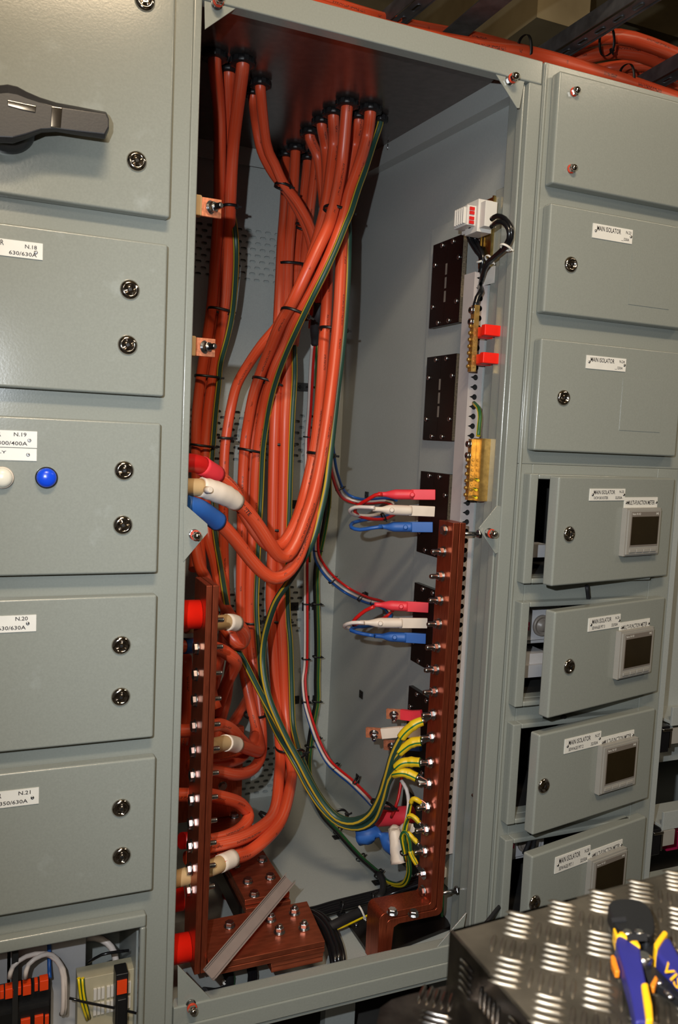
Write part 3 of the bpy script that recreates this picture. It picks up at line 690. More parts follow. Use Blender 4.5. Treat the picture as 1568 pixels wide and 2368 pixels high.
# cream insulated copper tails at the left post
def tail(px, py, yy, lab, w_=.034):
    p = Y(px, py, yy); t = thing('insulated_copper_tail', lab, 'copper tail', p, 'copper tails beside the left post')
    m = MB().box((-.1, yy-.006, p.z-w_/2), (p.x-.018, yy+.012, p.z+w_/2)); build('cream_sleeve', m, 'cream', t, bevel=.003)
    m = MB().box((p.x-.02, yy, p.z-w_/2+.002), (p.x+.022, yy+.006, p.z+w_/2-.002)); build('copper_end', m, 'copper_bright', t, bevel=.001)
    build('bolt', nut_stud(MB(), Vector((p.x, yy, p.z)), (.55, -.83, .05), .0105, .016, .0062), 'zinc', t)
tail(487, 480, .10, 'copper tail with cream sleeve and bolt beside the left post, upper', .04)
tail(473, 803, .10, 'copper tail with cream sleeve and bolt beside the left post, lower', .04)

# ------------------------------------------------------------------ cables
RO = .0152
def path(s):
    out = []
    for q in s.split():
        a, b, c = q.split(','); a = float(a); b = float(b)
        if c[0] == 'x': out.append(X(a, b, float(c[1:]))); continue
        p = Y(a, b, float(c))
        if .04 < p.y < 1 and p.z < 1.9:      # keep cables inside the side wall and above the floor sheet
            if .718 < p.x < 1.1 and a < 1100: p = X(a, b, .718)
            if p.z < ZB+.006 and a > 410: p = Z(a, b, ZB+.006)
        out.append(p)
    return out
def gland(p, parent, r=.024, ax=None):
    z = zroof(p.y); q = Vector((p.x, p.y, z)); mb = MB()
    mb.lathe(q+UZ*.001, -UZ, [(0, r*1.0), (.004, r*1.02), (.005, r*1.13), (.014, r*1.13), (.017, r*1.05), (.018, r*.8)], 28)
    for i in range(8):
        a = i*math.pi/4; d = Vector((math.cos(a), math.sin(a), 0)); mb.obox(q-UZ*.0095+d*r*1.12, d, UZ, UZ.cross(d), .004, .011, .010)
    return build('cable_gland', mb, 'black_plastic', parent)
def cable(lab, s, r=RO, m='orange_sheath', g=None, group=None, glr=None, name='power_cable', cat='cable', n=14, step=.015):
    P = path(s)
    if g:
        gp = RF(g[0], g[1]); P = [Vector((gp.x, gp.y, gp.z+.001)), Vector((gp.x, gp.y, gp.z-.022))]+[p for p in P if p.z < gp.z-.05]
    t = thing(name, lab, cat, P[-1] if not g else P[0], group)
    build('sheath', MB().tube(P, r, n, step, v0=random.random()*3), m, t)
    if g: gland(gp, t, glr or r*1.62)
    return t, P
def shroud(t, s, r, m, nm='heat_shrink', rr=None):
    return build(nm, MB().tube(path(s), r, 16, .008, rr), m, t)
OG = 'orange power cables'
# left bundle
cable('orange cable leftmost under the roof, dim behind the left post', '501,150,.40 507,265,.46 508,398,.56 506,481,.64 498,600,.72 488,720,.80 465,870,.86 455,960,.88 453,1050,.88 456,1180,.86 464,1285,.80 470,1360,.7 478,1440,.55 490,1500,.45', g=(497, 121))
cable('orange cable in the left bundle dropping behind the other two', '534,172,.46 528,298,.52 522,398,.60 516,500,.68 508,620,.76 500,740,.84 478,870,.90 466,960,.92 462,1100,.92 455,1220,.9 448,1317,.8', g=(530, 155))
cable('orange cable in front of the left bundle with printed legend', '563,146,.40 554,232,.44 540,332,.52 533,464,.60 530,560,.68 526,640,.74 518,720,.80 493,870,.86 480,960,.88 474,1050,.88 480,1227,.84 496,1300,.76 510,1370,.66 524,1410,.54 548,1445,.44 563,1468,.38 562,1484,.36 548,1486,.35 533,1470,.36 510,1440,.38', g=(562, 134))
# two that leave the same pair of glands and sweep right
cable('orange cable curving down to the right from its own gland near the roof front', '604,195,.49 606,265,.50 616,332,.53 636,381,.56 656,425,.58 685,464,.6 712,512,.62 728,560,.64 736,610,.64 739,650,.62 738,705,.60', r=.013, g=(603, 185))
cable('thinner orange cable curving down behind the sweeping one', '588,240,.55 591,282,.56 604,348,.59 630,400,.62 660,440,.65 690,490,.68 712,540,.70 724,600,.72 728,680,.74 722,760,.76', r=.012, g=(586, 207))
# middle bundle down the back
MB1 = 'middle bundle against the back panel'
cable('orange cable at the left of the middle bundle down the back panel', '663,370,.93 659,464,.88 652,564,.80 648,650,.76 643,760,.74 640,870,.72 636,960,.70 633,1060,.70 631,1150,.70 629,1290,.70 626,1380,.70 628,1430,.70 634,1540,.70 642,1650,.68 648,1740,.62 645,1800,.52 640,1854,.44 630,1886,.38 612,1907,.32 580,1928,.26 546,1943,.22 515,1951,.20 480,1958,.18', g=(662, 352))
mt_, _ = cable('orange cable down the back panel ending in the lowest white collar and cream lug', '684,360,.87 677,464,.83 668,580,.78 664,680,.75 661,760,.73 663,870,.71 659,960,.69 657,1060,.69 655,1150,.69 652,1290,.69 650,1380,.69 652,1430,.69 656,1540,.69 661,1650,.67 670,1740,.60 675,1790,.54 664,1854,.42 645,1905,.34 609,1945,.26 570,1974,.22 538,1984,.18 489,2006,.14 430,2026,.12 385,2040,.11', g=(684, 337))
shroud(mt_, '540,1984,.181 524,1991,.170 508,1998,.158', .0198, 'shrink_white'); shroud(mt_, '512,1996,.161 489,2006,.14 430,2026,.12 385,2040,.11', .0182, 'cream', 'cream_sleeve')
cable('orange cable at the right of the middle bundle down the back panel', '712,372,.94 702,464,.90 690,564,.84 686,640,.80 682,720,.80 670,800,.80 652,870,.80 648,1000,.80 645,1150,.80 642,1290,.80 640,1430,.80 648,1540,.78 652,1650,.74 658,1740,.68 662,1800,.58 655,1860,.48 628,1912,.38 590,1940,.32 545,1960,.27 490,1972,.22 430,1985,.2', g=(712, 360))
cable('orange cable slanting behind the crossing bundle to the middle bundle', '729,385,.86 722,448,.84 712,530,.82 702,620,.80 690,720,.82 680,800,.84', r=.014, g=(733, 345))
# crossing bundle
xt, _ = cable('thick orange cable at the front of the crossing bundle, ending in a low white shroud', '802,250,.50 800,298,.49 790,381,.47 775,464,.44 760,520,.42 735,575,.41 706,636,.42 677,697,.45 647,752,.52 625,807,.60 602,865,.68 585,918,.74 573,982,.78 566,1030,.79 562,1090,.8 560,1150,.8 559,1237,.8 557,1333,.8 557,1415,.8 559,1484,.78 564,1552,.76 573,1598,.74 583,1644,.71 594,1690,.67 600,1718,.62 597,1738,.54 574,1732,.44 552,1724,.36 525,1718,.3 500,1722,.26', g=(803, 232))
shroud(xt, '548,1723,.35 536,1720,.33 520,1718,.29', .0198, 'shrink_white'); shroud(xt, '522,1718,.295 500,1723,.26 475,1730,.2', .0178, 'cream', 'cream_sleeve')
cable('orange cable at the right of the crossing bundle with long printed legend', '856,262,.50 849,315,.48 831,381,.46 808,448,.44 795,504,.42 773,567,.41 745,631,.41 720,679,.44 687,732,.49 664,790,.56 638,848,.63 621,902,.69 607,966,.75 597,1030,.78 591,1093,.79 588,1173,.8 583,1269,.8 579,1333,.8 577,1415,.8 580,1484,.79 585,1530,.77 592,1575,.75 601,1644,.72 606,1702,.68 603,1748,.60 584,1779,.50 549,1791,.40 503,1784,.32 460,1776,.26', g=(857, 245))
cable('orange cable hidden in the middle of the crossing bundle', '776,275,.57 772,332,.57 763,415,.55 754,474,.52 738,540,.50 716,610,.50 690,680,.52 660,750,.60 632,820,.68 604,890,.76 590,966,.82 583,1040,.84 577,1140,.85 571,1269,.85 567,1360,.85 568,1460,.84 572,1552,.82 583,1620,.8 590,1680,.76 584,1715,.68 560,1750,.58 520,1765,.5 480,1770,.44 440,1770,.4', g=(772, 254))
cable('single orange cable arching out left from the crossing bundle', '745,290,.64 752,340,.64 756,400,.62 752,470,.60 735,560,.58 705,650,.58 670,715,.6 640,757,.62 606,797,.66 573,845,.72 548,890,.76 535,940,.78 526,990,.78 519,1050,.78 517,1141,.78 517,1237,.78 519,1333,.78 521,1400,.76 516,1470,.7 505,1540,.6 492,1600,.5', g=(745, 274), r=.0142)
# right bundle
rt, _ = cable('orange cable of the right bundle whose end wears a red shroud', '729,320,.73 736,365,.72 745,431,.70 752,500,.66 757,600,.60 757,663,.57 754,727,.55 749,791,.53 744,886,.49 738,960,.45 731,1020,.42 720,1080,.39 706,1140,.37 690,1195,.34 670,1237,.32 648,1262,.31 622,1262,.29 600,1240,.27 580,1210,.26 560,1175,.25 540,1135,.23 515,1108,.21 490,1092,.19 475,1082,.17 448,1072,.15 415,1070,.13', g=(718, 300))
shroud(rt, '502,1099,.20 484,1088,.18 466,1076,.165', .0205, 'shrink_red'); shroud(rt, '468,1077,.167 448,1071,.15 415,1070,.13', .0195, 'wire_red')
wt, _ = cable('orange cable of the right bundle marked WHITE, ending in a white shroud', '831,280,.56 821,332,.56 808,398,.55 798,460,.53 792,540,.50 788,631,.47 783,727,.44 774,823,.41 763,918,.38 752,998,.36 739,1077,.34 725,1141,.32 706,1200,.30 684,1256,.28 664,1285,.27 645,1285,.26 624,1258,.24 600,1220,.22 573,1184,.2 545,1158,.18 520,1143,.16 495,1133,.15 464,1128,.14 420,1127,.12', g=(830, 264))
shroud(wt, '549,1163,.183 530,1150,.17 508,1140,.156 488,1133,.148 463,1126,.14', .021, 'shrink_white', rr=lambda t: .0195+.0035*math.sin(t*math.pi*.9)+.0008*math.sin(t*40)); shroud(wt, '466,1127,.14 440,1127,.13 415,1127,.12', .0185, 'cream', 'cream_sleeve')
q = Y(478, 1133, .12); build('shroud_bolt', MB().lathe(q, (.3, -1, .1), [(0, .008), (.014, .0065), (.016, .005)], 14), 'shrink_white', wt)
bt, _ = cable('lowest U-shaped orange cable of the right bundle with a blue shroud and print', '795,560,.54 790,640,.52 786,740,.49 778,840,.46 766,930,.43 754,1010,.41 744,1080,.39 735,1130,.37 724,1180,.35 708,1238,.33 687,1294,.31 661,1327,.29 634,1337,.28 606,1322,.27 575,1288,.25 543,1247,.22 512,1213,.19 490,1196,.17 460,1178,.14 430,1168,.12')
shroud(bt, '505,1207,.183 485,1193,.165 460,1177,.14 425,1166,.12', .021, 'shrink_blue')
# handwriting on the white-marked cable
p0 = Y(553, 1160, .168); p1 = Y(579, 1192, .185); u = (p1-p0); nv = (CP-p0).normalized(); v = nv.cross(u).normalized()
m = MB().text('WHITE', p0-v*.004, u, v, u.length*.98, .009); build('handwritten_mark', m, 'text_ink', wt)
# cable stubs and tails behind the left busbar
lt, _ = cable('short orange loop with a white collar and cream lug beside the left busbar, upper', '385,1446,.2 436,1446,.2 470,1445,.22 505,1440,.25 540,1440,.28 560,1455,.31 566,1474,.34 556,1490,.38 536,1482,.44 518,1450,.52')
shroud(lt, '524,1439,.265 536,1439,.277 547,1442,.29', .0195, 'shrink_white'); shroud(lt, '430,1447,.2 470,1444,.22 526,1438,.268', .0175, 'cream', 'cream_sleeve')
lt, _ = cable('short orange cable stub curling back beside the left busbar, middle', '385,1494,.22 430,1494,.22 470,1492,.24 508,1502,.28 532,1516,.3 546,1532,.33 538,1552,.38 520,1590,.46 500,1650,.56')
shroud(lt, '425,1494,.22 455,1492,.23', .0175, 'shrink_blue')
lt, _ = cable('orange cable rising into the white-collared end low behind the left busbar', '385,1690,.24 430,1690,.24 480,1682,.28 510,1676,.32 538,1690,.38 560,1713,.46 580,1728,.56 592,1700,.66')
cable('orange cable slanting up behind the lower crossing bundle', '480,1720,.5 510,1700,.58 538,1672,.68 565,1630,.8 585,1590,.9')
lt, _ = cable('orange cable looping over the rear copper bar low in the cabinet', '385,1838,.2 430,1838,.2 480,1838,.24 530,1848,.3 555,1858,.34 572,1878,.36 572,1898,.34 552,1920,.3 520,1936,.24 480,1946,.2')
lt, _ = cable('orange cable with red sleeve running left behind the busbar near the bottom', '425,1944,.2 460,1942,.22 500,1946,.24 540,1938,.28 580,1922,.34')
shroud(lt, '420,1944,.2 445,1942,.21', .018, 'wire_red')
for lab, s in (('dim orange cable behind the left busbar, upper', '428,1520,.3 432,1580,.32 428,1660,.34 420,1720,.34'), ('dim orange cable behind the left busbar, leaning right', '500,1640,.4 488,1600,.42 498,1540,.46 520,1500,.54'), ('dim orange cable dropping past the middle of the left busbar', '545,1480,.66 530,1560,.6 522,1620,.58 505,1680,.54 490,1730,.5'), ('dim orange cable at the left edge above the copper bar', '438,1150,.66 450,1250,.6 462,1310,.55 480,1350,.5 492,1420,.42')):
    cable(lab, s)
# earth cables
EG = 'green and yellow earth cables'
EC = {}
def earth(lab, s, r=.0084, g=None, bi=0):
    t, P = cable(lab, s, r, 'earth_cable', g, name='earth_cable', cat='cable', n=10, glr=.016); EC[bi] = P
earth('green and yellow earth cable along the left orange bundle', '528,420,.7 534,470,.68 543,530,.64 546,574,.64 545,631,.68 539,711,.74 527,775,.78 510,839,.82 506,886,.84 499,950,.86 494,1010,.87 489,1077,.87 491,1173,.86 500,1253,.8 511,1317,.7 516,1350,.62 528,1420,.52 542,1488,.48 565,1530,.47 588,1575,.46 612,1621,.45 638,1667,.44 664,1713,.43 687,1757,.42 708,1802,.40 739,1855,.37 775,1895,.33 815,1907,.29 850,1893,.25 874,1855,.21 892,1800,.17 915,1750,.14 942,1724,.12 958,1716,.11 974,1714,.10', bi=8)
earth('green and yellow earth cable along the crossing bundle down to the sweep', '876,285,.53 864,332,.49 845,391,.45 828,438,.42 811,491,.40 799,520,.39 776,577,.38 751,631,.38 719,695,.41 689,757,.46 664,812,.53 644,864,.6 628,918,.66 616,982,.72 608,1046,.75 604,1141,.77 599,1237,.77 595,1333,.77 593,1400,.76 596,1460,.75 602,1540,.72 606,1604,.66 620,1650,.56 643,1700,.47 666,1738,.42 690,1780,.39 712,1822,.37 745,1870,.34 785,1905,.31 830,1914,.27 866,1895,.23 886,1850,.19 900,1800,.16 925,1768,.13 945,1762,.12 972,1763,.10', g=(880, 267), bi=9)
earth('green and yellow earth cable along the right bundle, curling left then down', '790,430,.60 800,470,.56 806,530,.50 806,567,.50 803,663,.47 796,759,.44 788,839,.42 780,902,.40 771,982,.38 762,1062,.36 754,1125,.35 740,1189,.34 722,1253,.34 694,1304,.36 665,1349,.40 638,1390,.44 620,1440,.47 610,1484,.48 607,1530,.48 612,1575,.46 624,1621,.44 643,1667,.42 668,1718,.40 692,1762,.38 716,1808,.36 745,1855,.34 780,1893,.31 820,1902,.27 856,1882,.23 880,1840,.19 896,1790,.16 910,1742,.14 932,1700,.12 958,1676,.105 976,1668,.10', r=.009, bi=7)
earth('green and yellow earth cable along the right edge of the middle bundle', '680,800,.72 681,870,.70 676,960,.68 672,1060,.68 668,1200,.68 664,1330,.68 666,1426,.68 671,1484,.67 674,1575,.66 677,1667,.63 684,1709,.58 694,1745,.50 712,1790,.42 735,1835,.37 770,1880,.33 808,1898,.29 848,1888,.25 872,1868,.22 888,1830,.19 905,1795,.16 925,1786,.13 942,1788,.122 964,1798,.105', r=.0088, bi=10)
# yellow sleeves and lugs at the busbar, drawn over the end of each earth cable
def lug(lab, P, bolt_i, r, L_):
    Q = spline(P, .004)[::-1]; d_ = 0; T_ = [Q[0]]
    for a, b in zip(Q, Q[1:]):
        d_ += (b-a).length; T_.append(b)
        if d_ > L_: break
    T_ = T_[::-1]; b = rb[bolt_i]; t = thing('cable_lug', lab, 'cable lug', P[-1], 'earth lugs bolted to the right busbar')
    build('striped_sleeve', MB().tube(T_, r, 14, sp=False, rr=lambda q: r*(1+.14*math.exp(-((q-.68)/.07)**2)), v0=.2), 'earth_sleeve', t)
    e = P[-1]; d = (P[-1]-P[-2]).normalized()
    m = MB().cyl(e-d*.002, e+d*.006, r*.7, 14); q = Vector((b.x-.004, b.y-.002, b.z)); m.obox((e+q)/2+Vector((0, -.002, 0)), q-e, UZ, UX, (q-e).length+.004, .013, .003); m.lathe(q+UX*.001, -UX, [(0, .0135), (.003, .0135)], 20)
    build('lug', m, 'zinc', t)
for nm, bi in (('topmost', 7), ('second from the top', 8), ('third from the top', 9), ('fourth from the top', 10)):
    lug('striped yellow earth lug on the right copper bar, '+nm, EC[bi], bi, .0112, .062)

# thin wires ------------------------------------------------------------
def wire(lab, s, m, r=.0042, name='wire', cat='wire', n=8, **k): return cable(lab, s, r, m, name=name, cat=cat, n=n, **k)[0]
def offs(s, dx, dy=0, dY=0): return ' '.join('%g,%g,%g' % (float(a)+dx, float(b)+dy, float(c)+dY) for a, b, c in (q.split(',') for q in s.split()))
t = build('cable_end_sleeve', MB().tube(path('738,700,.6 736,730,.61 731,740,.62 729,768,.64 728,778,.65 728,797,.66'), .013, 16, .006, rr=lambda q: .0155 if q < .62 else .0155-.005*min(1, (q-.62)*4)), 'rubber_black'); tag(t, 'black heat-shrink boot where an orange cable splits into thin wires', 'cable boot')
W1 = '726,797,.67 722,850,.74 717,950,.84 712,1014,.9 711,1093,.92 712,1200,.93 709,1300,.93 709,1396,.93 709,1476,.93 708,1540,.93 704,1575,.92 708,1621,.9 718,1660,.88 737,1715,.86 760,1759,.83 785,1784,.78 812,1806,.72 845,1838,.62 868,1862,.52 885,1870,.44 905,1868,.36'
wire('white wire running down the back panel from the black boot', offs(W1, -4), 'wire_white'); wire('red wire running down the back panel from the black boot', offs(W1, 2, -3, -.006), 'wire_red')
wire('blue wire running down the back panel from the black boot', offs(W1, -5, 5, .012), 'wire_blue', .0036)
wire('green and yellow thin wire running down from the black boot', offs('731,797,.67 732,850,.74 730,950,.84 724,1014,.9 722,1093,.92 720,1200,.93 716,1300,.93', 0), 'earth_wire')
W2 = '765,1030,.62 768,1060,.66 774,1095,.7 786,1131,.76 802,1151,.82 830,1160,.85 862,1160,.80 890,1158,.72 912,1163,.64'
wire('white wire swinging right to the upper coloured stubs', offs(W2, -1, 0), 'wire_white'); wire('red wire swinging right to the upper coloured stubs', offs(W2, -6, 4, -.01), 'wire_red'); wire('blue wire swinging right to the upper coloured stubs', offs(W2, 5, -6), 'wire_blue')
W3 = '732,1240,.78 733,1285,.8 749,1317,.82 771,1342,.84 806,1368,.86 846,1387,.84 878,1396,.76 898,1408,.66 905,1420,.6'
wire('white wire swinging right to the lower coloured stubs', offs(W3, -1, 0), 'wire_white'); wire('red wire swinging right to the lower coloured stubs', offs(W3, 4, -6, -.01), 'wire_red'); wire('blue wire swinging right to the lower coloured stubs', offs(W3, -5, 4, .005), 'wire_blue')
KB = '762,1060,.66 760,1093,.74 759,1157,.84 750,1221,.9 737,1285,.93 731,1333,.94 732,1396,.94 734,1492,.94 733,1575,.94 733,1621,.94 725,1667,.94 716,1725,.94 713,1776,.94 722,1830,.92 746,1884,.80 782,1925,.68 808,1955,.6 835,1984,.52 856,2003,.46 876,2020,.4'
for dx, mt, lab in ((-4, 'black_gloss', 'black wire at the left of the thin bundle down the back panel'), (0, 'earth_wire', 'green and yellow wire in the thin bundle down the back panel'), (4, 'earth_wire', 'green and yellow wire at the right of the thin bundle down the back panel'), (2, 'wire_green', 'dark green wire behind the thin bundle down the back panel')):
    wire(lab, offs(KB, dx, 0, .006 if dx == 2 else -.003*abs(dx)), mt, .0048)
K2 = '876,2020,.4 897,2039,.34 920,2047,.28 938,2041,.22 947,2015,.17 943,1977,.15 936,1950,.14'
SW = [('green and yellow wire rising from the floor to the small lugs, outer', offs(K2, 2, 2)+' 936,1928,.135 943,1926,.125 953,1936,.115 966,1950,.10', .0046, 13, 'third below the big four'), ('green and yellow wire rising from the floor to the small lugs, inner', offs(K2, -3, -3)+' 933,1925,.14 940,1898,.13 948,1886,.12 958,1890,.11 970,1902,.10', .0046, 12, 'second below the big four')]
SW += [('green and yellow wire looping to the lowest small lug', '938,1990,.15 932,1960,.14 928,1935,.135 934,1924,.13 943,1930,.12 948,1950,.115 950,1972,.11 963,1998,.10', .0044, 14, 'lowest'), ('green and yellow wire climbing to the topmost small lug', '940,1950,.14 938,1920,.135 944,1890,.13 949,1862,.12 955,1848,.112 963,1849,.105 974,1856,.10', .0044, 11, 'first below the big four')]
for lab, s_, r_, bi, nm in SW: wire(lab, s_, 'earth_wire', r_); lug('small striped earth lug on the right copper bar, '+nm, path(s_), bi, .0058, .032)
wire('white wire arching down to the wrapped white end', '928,1805,.2 940,1825,.18 945,1855,.17 942,1885,.16 935,1915,.16 926,1940,.17', 'wire_white', .0048)
wire('red wire dropping behind the green sweep', '930,1790,.28 926,1820,.27 920,1850,.26 912,1872,.26 905,1890,.28', 'wire_red', .004)
# wire loops beside the coloured stubs
for k, (lab, s, mt) in enumerate((
 ('red looped wire of the upper stub group', '884,1143,.30 868,1145,.31 848,1157,.33 829,1168,.36 821,1180,.38 828,1192,.4 855,1200,.44 890,1200,.5 912,1190,.56', 'wire_red'),
 ('white looped wire of the upper stub group', '866,1174,.28 845,1173,.30 822,1173,.33 809,1180,.35 818,1190,.38 850,1193,.44 880,1188,.5', 'wire_white'),
 ('blue looped wire of the upper stub group', '884,1218,.30 860,1221,.31 832,1225,.33 813,1220,.35 815,1210,.38 840,1203,.42 880,1197,.5 910,1188,.56', 'wire_blue'),
 ('red looped wire of the lower stub group', '865,1403,.30 845,1412,.32 823,1430,.34 816,1442,.36 828,1447,.4 860,1440,.46 890,1428,.54 905,1416,.6', 'wire_red'),
 ('white looped wire of the lower stub group', '842,1440,.28 815,1440,.30 797,1446,.33 802,1452,.36 830,1452,.40 860,1446,.46', 'wire_white'),
 ('blue looped wire of the lower stub group', '865,1470,.30 840,1466,.32 812,1458,.34 822,1450,.38 855,1448,.42 890,1440,.5 906,1422,.58', 'wire_blue'))):
    wire(lab, s, mt, .0048)
# coloured stubs that come out of the cover plates
def stub(lab, mt, pa, pb, y0, y1, wt_, knob):
    "flat insulated tail from the plate (pb) to its rounded cable end (pa)"
    b = Y(pb[0], pb[1], y0); a = Y(pa[0], pa[1], y1); t = thing('insulated_stub', lab, 'insulated stub', (a+b)/2, 'coloured stubs at the cover plates')
    d = (b-a); L_ = d.length; n = d.normalized(); up_ = (UZ-n*UZ.dot(n)).normalized(); sd = n.cross(up_); K = a+d*knob
    m = MB().obox(b-d*.21, n, up_, sd, L_*.42, .026, .008); build('flat_sleeve', m, mt, t, bevel=.0015)
    m = MB(); m.tube([a, a+d*.15, a+d*.28, a+d*.5, a+d*.62], .008, 14, .005, rr=lambda q: .0062 if q < .22 else .0062+.0066*min(1, (q-.22)*4) if q < .9 else .0125)
    m.lathe(K-sd*.006*(1 if sd.dot(CP-K) < 0 else -1), (CP-K), [(0, .0065), (.0125, .006), (.014, .004)], 14)
    build('heat_shrink', m, mt, t)
S = [('red insulated stub at the third cover plate', 'shrink_red', (874, 1143), (1007, 1144), .26, .33, .6), ('white insulated stub at the third cover plate', 'shrink_white', (862, 1177), (1005, 1183), .26, .30, .3), ('blue insulated stub at the third cover plate', 'shrink_blue', (876, 1218), (1001, 1219), .26, .33, .5),
     ('red insulated stub at the fourth cover plate', 'shrink_red', (866, 1398), (991, 1405), .26, .33, .5), ('white insulated stub at the fourth cover plate', 'shrink_white', (832, 1440), (988, 1441), .26, .31, .3), ('blue insulated stub at the fourth cover plate', 'shrink_blue', (866, 1470), (985, 1477), .26, .33, .4)]
for a in S: stub(a[0], a[1], a[2], a[3], a[4], a[5], 0, a[6])
# bare copper stubs at the fifth plate
def cstub(lab, mt, pts, y0, y1):
    P = [Y(a, b, y1+(y0-y1)*i/(len(pts)-1)) for i, (a, b) in enumerate(pts)]; t = thing('copper_stub', lab, 'copper stub', P[0], 'copper stubs at the fifth cover plate')
    def strip(A, B, w_, th): 
        n = (B-A).normalized(); up_ = (UZ-n*UZ.dot(n)).normalized(); return n, up_, n.cross(up_)
    n, up_, sd = strip(P[0], P[1], 0, 0)
    m = MB(); c = (P[0]+P[1])/2
    for k in (-1, 1): m.obox(c+sd*.003*k, n, up_, sd, (P[1]-P[0]).length, .025, .0052)
    build('copper_end', m, 'copper_bright', t, bevel=.0006)
    m = MB()
    for A, B in zip(P[1:], P[2:]):
        n, up_, sd = strip(A, B, 0, 0); m.obox((A+B)/2, n, up_, sd, (B-A).length+.002, .0265, .0125)
    build('sleeve', m, mt, t, bevel=.001)
    build('bolt', nut_stud(MB(), c+(CP-c).normalized()*.0085, Vector((-.30, -.72, -.5)), .0095, .012, .0058), 'zinc', t)
cstub('copper stub with red sleeve at the fifth cover plate', 'shrink_red', [(894, 1650), (928, 1652), (952, 1655), (975, 1654)], .27, .34)
cstub('longest copper stub with white sleeve at the fifth cover plate', 'shrink_white', [(847, 1693), (883, 1696), (925, 1692), (972, 1694)], .26, .34)
cstub('copper stub with blue sleeve at the fifth cover plate', 'shrink_blue', [(888, 1722), (925, 1725), (950, 1723), (972, 1725)], .28, .36)
# wrapped cable ends near the floor
o = build('wrapped_cable_end', MB().tube(path('870,1893,.34 900,1888,.31 930,1886,.28 955,1882,.26'), .026, 20, .008, rr=lambda q: .021+.003*math.sin(q*3)), 'shrink_red'); tag(o, 'fat red wrapped cable end behind the green sweep', 'cable end')
def crumple(mb, k):
    rr_ = random.Random(k)
    for i, v in enumerate(mb.v): v += Vector((rr_.uniform(-1, 1), rr_.uniform(-1, 1), rr_.uniform(-1, 1)))*.0018
    return mb
m = MB().tube(path('828,1935,.3 845,1930,.29 865,1925,.28 880,1930,.27 905,1950,.25 920,1962,.24'), .015, 16, .008, rr=lambda q: .021-.012*math.exp(-((q-.5)/.1)**2)+.003*math.sin(q*9)); o = build('wrapped_cable_end', crumple(m, 1), 'shrink_blue'); tag(o, 'crumpled blue wrapped cable end near the cabinet floor', 'cable end')
m = MB().tube(path('912,1918,.2 914,1935,.195 918,1955,.19 922,1975,.185 926,1990,.18'), .02, 16, .008, rr=lambda q: .012+.014*q); o = build('wrapped_cable_end', crumple(m, 2), 'shrink_white'); tag(o, 'crumpled white wrapped cable end near the cabinet floor', 'cable end')
m = MB().tube(path('905,1925,.26 925,1922,.24 950,1915,.2'), .012, 14, .008, rr=lambda q: .014+.003*math.sin(q*11)); o = build('wrapped_cable_end', crumple(m, 3), 'shrink_white'); tag(o, 'small white wrapped tail beside the lowest lugs', 'cable end')
# black cables along the floor
def blk(lab, s, r=.005, m='black_gloss', **k): return wire(lab, s, m, r, **k)
F1 = '700,2118,.24 730,2112,.26 770,2100,.28 810,2090,.29 850,2080,.3 880,2072,.3 910,2060,.3 945,2048,.28 985,2035,.26'
for i, (dx, dy, dY) in enumerate(((0, 0, 0), (4, -7, .01), (-3, 6, -.01), (2, 10, 0), (0, -12, .02))): blk('black cable in the harness lying across the cabinet floor, strand '+('at the front', 'on top', 'underneath', 'lowest', 'at the back')[i], offs(F1, dx, dy, dY), .0062)
F2 = '700,2110,.26 725,2114,.24 748,2128,.2 765,2150,.16 776,2175,.12 784,2200,.09 788,2228,.07'
for i, (dx, dy, dY) in enumerate(((0, 0, 0), (-9, 2, .005), (-18, 2, 0), (6, -4, .01), (-12, 0, -.012), (-4, -4, -.008))): blk('black cable bending down into the white floor grommet, '+('front right', 'middle', 'left', 'rearmost right', 'front left', 'front middle')[i], offs(F2, dx, dy, dY)+' %g,%g,%g' % (786+dx*.8, 2246, .068+dY*.5), .0068)
F3 = '660,2175,.13 668,2210,.11 685,2222,.09'
for i in range(3): blk('black cable dropping through the floor below the copper joint, '+('left', 'middle', 'right')[i], '%g,2200,.16 %g,2225,.13 %g,2255,.1 %g,2288,.07 %g,2302,.06' % (562+i*7, 572+i*6, 580+i*5, 576+i*5, 572+i*5), .0066)
for nm, s, lab in (('a', '744,2152,.16 780,2135,.17 810,2120,.19 850,2104,.22 890,2095,.25 930,2090,.28', 'black corrugated conduit lying across the floor behind the right bar'), ('b', '470,2296,.05 500,2298,.07 524,2288,.09 530,2262,.13 520,2235,.18 512,2210,.22', 'black corrugated conduit curling up at the bottom left corner')):
    P = spline(path(s), .0022); m = MB().tube(P, .0115, 14, sp=False, rr=None)
    k = 14
    for i in range(len(P)):
        c = P[i]; f = 1.0 if (i//1) % 2 else .86
        for j in range(k): m.v[i*k+j] = c+(m.v[i*k+j]-c)*f
    o = build('corrugated_conduit', m, 'rubber_black'); tag(o, lab, 'conduit')
wire('green and yellow wire lying along the floor conduit', '742,2162,.2 780,2146,.17 800,2138,.18 850,2115,.21 880,2106,.23', 'earth_wire', .0048)
wire('dark green wire beside the conduit in the bottom left corner', '536,2290,.09 541,2262,.13 532,2235,.17 520,2205,.22', 'wire_green', .004)
wire('dark green wire rising behind the right copper bar', '1022,2120,.15 1024,2060,.17 1022,2020,.18', 'wire_green', .004)
blk('thick black cable rising behind the right copper bar from the duct', '1012,2060,.2 1020,1990,.17 1028,1940,.16', .008)
blk('black corrugated cable dropping from the floor harness', '876,2020,.36 886,2040,.33 884,2065,.3 872,2080,.28', .009, 'rubber_black')
